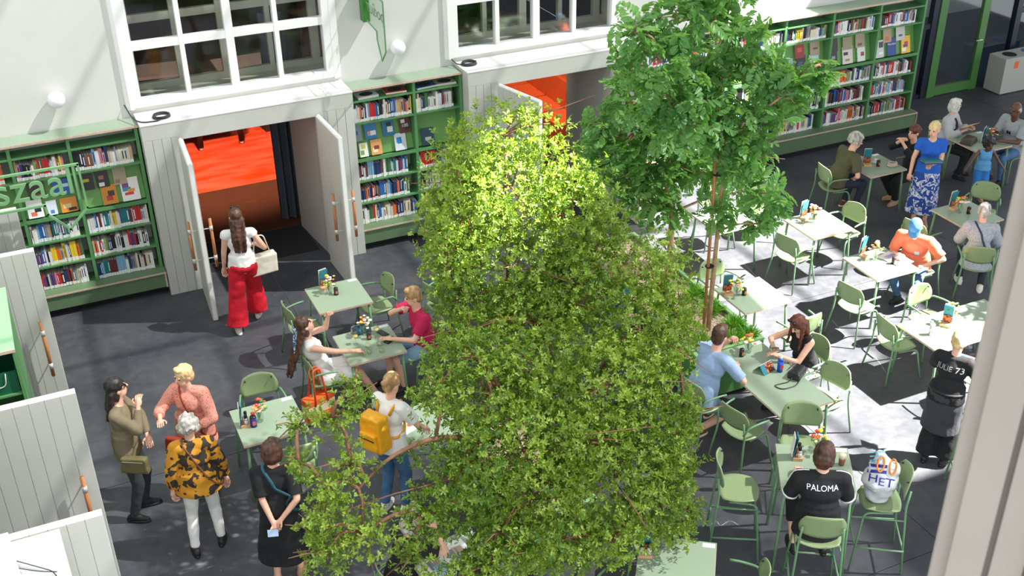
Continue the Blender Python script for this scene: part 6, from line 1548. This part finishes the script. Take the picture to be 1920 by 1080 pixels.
# lettering on shirts
INK = mat('shirt_ink', hx(240, 240, 242), 0.6)
shirt_text(PPL['jersey'], 'PALOMA', 0.075, 0.40, INK)
shirt_text(PPL['server'], "JULIE", 0.078, 0.35, mat('outline_ink', hx(176, 178, 182), 0.6), x=-0.06); shirt_text(PPL['server'], '73', 0.09, 0.345, INK, x=0.10)
p = PPL['jersey']                       # white stripes along shoulders and cuffs
for sd in (-1, 1):
    a0, a1, a2 = p['arms'][sd]; bv = bvh_of(p['top'])
    pts = []
    for t in (0.0, 0.12, 0.25, 0.4, 0.55, 0.7, 0.82):
        q = (p['P'] + p['SPN'] * 0.50 * p['s'] + p['rgt'] * sd * 0.07).lerp(a0, min(1, t * 3.0)) if t < 0.33 else a0.lerp(a1, (t - 0.33) / 0.58)
        l, n_, _, _ = bv.find_nearest(q + Vector((0, 0, 0.12)) + p['rgt'] * sd * 0.05); pts.append(l + n_ * 0.003)
    MB().tube(pts, 0.006, 6).build('stripe', INK, p['top'], True)
    d = (a1 - a0).normalized(); cc = a0.lerp(a1, 0.84)
    MB().cyl(cc - d * 0.008, cc + d * 0.008, 0.0395 * p['s'] + 0.037, n=18).build('cuff', INK, p['top'], True)
# server's apron, tablet
p = PPL['server']
ap = MB(); ap.cyl(p['P'] + Vector((0, 0, 0.10)), p['P'] - Vector((0, 0, 0.10)), 0.142, 0.158, 20, True, 1.28, Vector((1, 0, 0))); ap.cyl(p['P'] - Vector((0, 0, 0.09)), p['P'] - Vector((0, 0, 0.42)), 0.158, 0.17, 20, True, 1.25, Vector((1, 0, 0)))
link('apron', remesh(ap, 0.0125, 2, [cloth('apron', (58, 60, 64))], 'apron', 0.01, 9), p['root'])
MB().cyl(p['P'] + Vector((0, 0, 0.085)), p['P'] + Vector((0, 0, 0.115)), 0.150, n=20, ex=1.28, axis=(1, 0, 0)).build('apron_string', BLACK, p['root'], True)
def held(name, p, sd, size, label, cat, m1, m2=None, up=0.0, out=0.10, tilt=35, rz=0):
    a0, a1, a2 = p['arms'][sd]; d = (a2 - a1).normalized()
    o = empty(name, label=label, cat=cat); o.location = wpos(p, a2 + d * out + Vector((0, 0, 0.02 + up))); o.rotation_euler = (R(tilt), 0, p['root'].rotation_euler.z + R(rz))
    w_, h_, t = size
    MB().box(-w_ / 2, w_ / 2, -h_ / 2, h_ / 2, 0, t).build('body', m1, o)
    if m2: MB().box(-w_ / 2 + 0.005, w_ / 2 - 0.005, -h_ / 2 + 0.005, h_ / 2 - 0.005, t + 0.0002, t + 0.001).build('screen', m2, o)
    return o
held('tablet', PPL['server'], -1, (0.20, 0.15, 0.009), "tablet in the server's hands", 'tablet', mat('tablet_red', hx(150, 50, 60), 0.4), mat('tablet_screen', hx(90, 130, 170), 0.2))
held('phone', PPL['phone'], 1, (0.075, 0.155, 0.009), 'dark phone held by the auburn-haired person', 'phone', mat('phone_maroon', hx(60, 28, 40), 0.3), PHS, rz=60)
for k, (c, lb) in enumerate((((40, 110, 90), 'green book on top of those held by the patterned skirt'), ((60, 120, 190), 'blue book in the hand of the patterned skirt'), ((40, 44, 50), 'dark book lowest in the hand of the patterned skirt'))):
    o = held('held_book', PPL['floral'], -1, (0.27, 0.20, 0.016), lb, 'book', mat('print_%d_%d_%d' % c, hx(*c), 0.4), None, up=0.045 - 0.021 * k, out=0.05, tilt=12, rz=14)
    o['group'] = 'books held by the patterned skirt'
o = held('envelope', PPL['cardigan'], 1, (0.30, 0.21, 0.004), 'tan paper envelope in the hands of the grey cardigan', 'envelope', mat('kraft_paper', hx(214, 178, 128), 0.7), None, up=0.03, out=0.08, tilt=28, rz=-20)
o = empty('table_bag', (14.12, 12.95, TZ), R(25), 'dark brown bag lying on the far upper table', 'bag'); soft_box('body', (0.30, 0.20, 0.09), mat('dark_brown_leather', hx(70, 58, 48), 0.5), o, (0, 0, 0.05))
p = PPL['cardigan']; bv = bvh_of(p['top']); vs = []
for j in range(9):
    for i in range(7):
        q = p['P'] + p['SPN'] * (0.05 + 0.42 * j / 8) + p['rgt'] * (-0.055 + 0.11 * i / 6) * (1.0 if j < 7 else 0.75) + p['fwd'] * 0.5; l, n_, _, _ = bv.ray_cast(q, -p['fwd']); vs.append((l if l else q - p['fwd'] * 0.35) + p['fwd'] * 0.004)
MB().add(vs, [(j * 7 + i, j * 7 + i + 1, (j + 1) * 7 + i + 1, (j + 1) * 7 + i) for j in range(8) for i in range(6)]).build('black_top', C_BLK, p['root'], True)
p = PPL['greytee']; o = MB(); bv = bvh_of(p['top'])
for sx in (-1, 1):
    q = p['C'] + p['rgt'] * sx * 0.022 + p['SPN'] * 0.0 + p['fwd'] * 0.5; l, n_, _, _ = bv.ray_cast(q, -p['fwd']); o.sph((l if l else q) + p['fwd'] * 0.008, (0.02, 0.008, 0.03), 10, 6)
o.build('sunglasses', PHB, p['root'], True)
p = PPL['phone']; o = MB()
for sx in (-1, 1): o.sph(p['HC'] + p['hu'] * 0.135 + p['hf'] * 0.05 + p['hr'] * sx * 0.035, (0.030, 0.018, 0.018), 10, 6, p['HB'])
o.build('sunglasses', PHB, p['root'], True)
p = PPL['red']; o = MB()
for sx in (-1, 1): o.sph(p['HC'] + p['hu'] * 0.145 + p['hf'] * 0.03 + p['hr'] * sx * 0.035, (0.030, 0.018, 0.014), 10, 6, p['HB'])
o.build('sunglasses', PHB, p['root'], True)
p = PPL['olive']; o = MB()
for sx in (-1, 1): o.sph(p['HC'] + p['hu'] * 0.016 + p['hf'] * 0.088 + p['hr'] * sx * 0.033, (0.027, 0.008, 0.019), 10, 6, p['HB']); o.cyl(p['HC'] + p['hu'] * 0.02 + p['hf'] * 0.088 + p['hr'] * sx * 0.055, p['HC'] + p['hu'] * 0.02 + p['hr'] * sx * 0.082, 0.003, n=5)
o.build('glasses', PHB, p['root'], True)

# ------------------------------------------------------------------ shopping bag on the bar stool
BAGW = mat('bag_plastic', hx(206, 208, 212), 0.25, var=0.05, scale=8, bump=0.5, bscale=12); BAGB = mat('bag_blue', hx(30, 44, 140), 0.3); BAGL = mat('bag_light_blue', hx(96, 190, 222), 0.3)
o = empty('shopping_bag', (6.82, 6.52, 0.757), R(-28), 'white and blue plastic shopping bag slumped on a bar stool', 'bag')
m = MB(); m.cyl((0, 0, 0.0), (0, 0, 0.20), 0.10, 0.155, 18, True, 1.1); m.cyl((0, 0, 0.20), (0.01, 0.02, 0.38), 0.155, 0.12, 18, True, 1.15); m.cyl((0.01, 0.02, 0.37), (-0.03, 0.06, 0.52), 0.12, 0.03, 14); m.sph((0.10, 0.0, 0.34), (0.07, 0.08, 0.10), 12, 8)
body = link('body', remesh(m, 0.011, 4, [BAGW], 'bag', 0.022, 11), o)
bv = bvh_of(body); cd = Vector((0.25, -1, 0.55)).normalized(); cd = (Matrix.Rotation(R(28), 3, 'Z') @ Vector((-0.7, -0.7, 0.75))).normalized()
rt = cd.cross(Vector((0, 0, 1))).normalized() * -1; upv = rt.cross(cd).normalized() * -1
if upv.z < 0: upv = -upv
def bag_print(poly, mtl, nm):
    vs = []; bmx = bmesh.new(); bmx.faces.new([bmx.verts.new((a, b, 0)) for a, b in poly])
    bmesh.ops.subdivide_edges(bmx, edges=bmx.edges[:], cuts=4, use_grid_fill=True); bmesh.ops.triangulate(bmx, faces=bmx.faces)
    for v in bmx.verts:
        q = Vector((0, 0, 0.24)) + rt * v.co.x + upv * v.co.y + cd * 0.6; l, n_, _, _ = bv.ray_cast(q, -cd); v.co = (l + n_ * 0.004) if l else q - cd * 0.5
    me = bpy.data.meshes.new(nm); bmx.to_mesh(me); bmx.free(); me.materials.append(mtl); link(nm, me, o)
for k in range(3): bag_print([(-0.13, 0.14 + k * 0.04), (-0.02 + k * 0.01, 0.17 + k * 0.04), (-0.02 + k * 0.01, 0.182 + k * 0.04), (-0.13, 0.152 + k * 0.04)], BAGL, 'stripe')
bag_print([(-0.13, 0.085), (0.04, 0.105), (0.04, 0.135), (-0.13, 0.115)], BAGB, 'stripe'); bag_print([(-0.13, 0.03), (0.04, 0.05), (0.04, 0.08), (-0.13, 0.06)], BAGB, 'stripe')
for ch, x, y, sz in (('H', -0.07, -0.05, 0.11), ('E', 0.01, -0.07, 0.11), ('T', 0.085, -0.07, 0.12)):
    me = flat_text(ch, sz); bm = bmesh.new(); bm.from_mesh(me); bmesh.ops.subdivide_edges(bm, edges=bm.edges[:], cuts=3); bmesh.ops.triangulate(bm, faces=bm.faces)
    for v in bm.verts:
        q = Vector((0, 0, 0.24)) + rt * (v.co.x * 1.2 + x) + upv * (v.co.y + y) + cd * 0.6; l, n_, _, _ = bv.ray_cast(q, -cd); v.co = (l + n_ * 0.004) if l else q - cd * 0.5
    bm.to_mesh(me); bm.free(); me.materials.append(BAGB); link('lettering', me, o)
for off in (-0.02, 0.09):
    pts = [Vector((0, 0, 0.24)) + rt * (off + 0.03 * math.cos(t)) + upv * (0.13 + 0.075 * math.sin(t)) + cd * 0.6 for t in [2 * PI * k / 14 for k in range(14)]]
    q = []
    for a in pts:
        l, n_, _, _ = bv.ray_cast(a, -cd); q.append((l + n_ * 0.008) if l else a - cd * 0.48)
    MB().tube(q, 0.009, 6, closed=True).build('handle', mat('bag_orange', hx(240, 136, 40), 0.4), o, True)
# black rucksack on the newspaper table
o = empty('rucksack', (2.86, 7.22, TZ), R(15), 'black rucksack lying on the newspaper table', 'bag'); soft_box('body', (0.36, 0.24, 0.16), C_BLK, o, (0, 0, 0.085), smooth=8); MB().tube(fillet([(-0.16, 0.05, 0.10), (-0.2, 0.1, 0.14), (-0.05, 0.12, 0.18), (0.1, 0.08, 0.16)], 0.05), 0.010, 6).build('strap', C_BLK, o, True)

# ------------------------------------------------------------------ inside the hall behind the wall
CURT = mat('slate_curtain', hx(64, 74, 84), 0.85)
vs = []; n = 24
for i in range(n + 1):
    t = i / n; vs += [(3.42 + 0.42 * t, 16.62 + 0.05 * math.sin(t * 20), 0.05), (3.42 + 0.42 * t, 16.62 + 0.05 * math.sin(t * 20), 3.4)]
m = MB().add(vs, [(2 * i, 2 * i + 2, 2 * i + 3, 2 * i + 1) for i in range(n)]); m.add([(a, b + 0.008, c) for a, b, c in vs], [(2 * i, 2 * i + 1, 2 * i + 3, 2 * i + 2) for i in range(n)])
tag(m.build('curtain', CURT, None, True), 'slate curtain hanging inside the orange doorway', 'curtain')
o = empty('piano', (2.9, 20.6, 0), 0, 'black piano leg on castor far inside the orange room', 'piano')
MB().box(-0.8, 0.8, -0.5, 0.9, 0.72, 1.0).build('case', BLACK, o)
for x, y in ((-0.05, -0.42), (0.7, -0.42), (0.3, 0.8)): MB().cyl((x, y, 0.07), (x, y, 0.72), 0.05, 0.07, 10).build('leg', BLACK, o, True); MB().sph((x, y, 0.04), 0.04, 8, 6).build('castor', STEEL, o, True)
k = 0
POS = ['nearest the doorway', 'second from the doorway', 'third from the doorway', 'fourth from the doorway', 'near one of the rear row', 'middle one of the rear row', 'far one of the rear row']
for r_ in range(2):
    for c_ in range(4 - r_):
        o = empty('bench_seat', (8.75 + r_ * 1.25, 17.75 + c_ * 0.78 + r_ * 0.5, 0), R(-90), 'orange upholstered seat in the second doorway, ' + POS[k], 'seat', 'orange seats inside the second doorway'); k += 1
        h = 0.42 + 0.0 * r_
        MB().box(-0.37, 0.37, 0, 0.56, 0.06, h).build('cushion', ORSEAT, o); MB().box(-0.36, 0.36, 0.02, 0.5, 0, 0.058).build('base', DARK, o); MB().obox((0, 0.60, h + 0.22), (0.74, 0.10, 0.48), Matrix.Rotation(R(-10), 3, 'X')).build('backrest', ORSEAT, o)
GRYR = mat('riser_grey', hx(120, 116, 110), 0.7)
for i, (x, y, z, sx, sy, sz, c, lb) in enumerate(((2.2, 22.5, 0, 1.6, 0.8, 0.9, GRYR, 'grey counter seen through the left panes'), (4.2, 22.0, 0, 1.2, 0.8, 0.95, GRYR, 'grey counter seen through the right panes of the large window'), (4.6, 20.9, 0, 1.1, 0.7, 0.6, mat('red_bench', hx(196, 40, 26), 0.6), 'red bench seen low through the large window'), (0.6, 21.5, 0, 1.2, 0.8, 1.0, mat('navy_box', hx(30, 34, 60), 0.6), 'dark blue box seen through the large window'), (7.2, 21.0, 0, 1.6, 0.7, 0.8, ORSEAT, 'orange bench seen through the small window'), (8.7, 22.4, 0, 1.6, 0.7, 0.9, GRYR, 'grey table seen through the small window'))):
    o = empty('hall_counter', (x, y, z), R(8 * (i % 3 - 1)), lb, 'counter', 'furniture in the dark hall')
    MB().box(-sx / 2, sx / 2, -sy / 2, sy / 2, sz - 0.06, sz).build('top', c, o); MB().box(-sx / 2 + 0.05, sx / 2 - 0.05, -sy / 2 + 0.05, sy / 2 - 0.05, 0, sz - 0.061).build('front', DARK, o)
def hall_fill_spot(x, y, z, tx, ty, e, col, ang=75):  # added fill spot to brighten the hall interior, no fixture seen
    l = bpy.data.lights.new('hall_fill_light', 'SPOT'); l.energy = e; l.color = col; l.spot_size = R(ang); l.spot_blend = 0.6; l.shadow_soft_size = 0.25
    lo = bpy.data.objects.new('hall_fill_light', l); COL.objects.link(lo); lo.location = (x, y, z); lo.rotation_euler = (Vector((tx, ty, 0)) - Vector((x, y, z))).to_track_quat('-Z', 'Y').to_euler()
hall_fill_spot(2.8, 16.3, 5.9, 2.9, 20.4, 2300, (1, 0.66, 0.5), 62); hall_fill_spot(7.6, 16.3, 5.8, 9.3, 19.0, 1500, (1, 0.75, 0.6), 55); hall_fill_spot(5.0, 18.5, 6.2, 3.5, 23.3, 260, (1, 0.85, 0.75), 90)
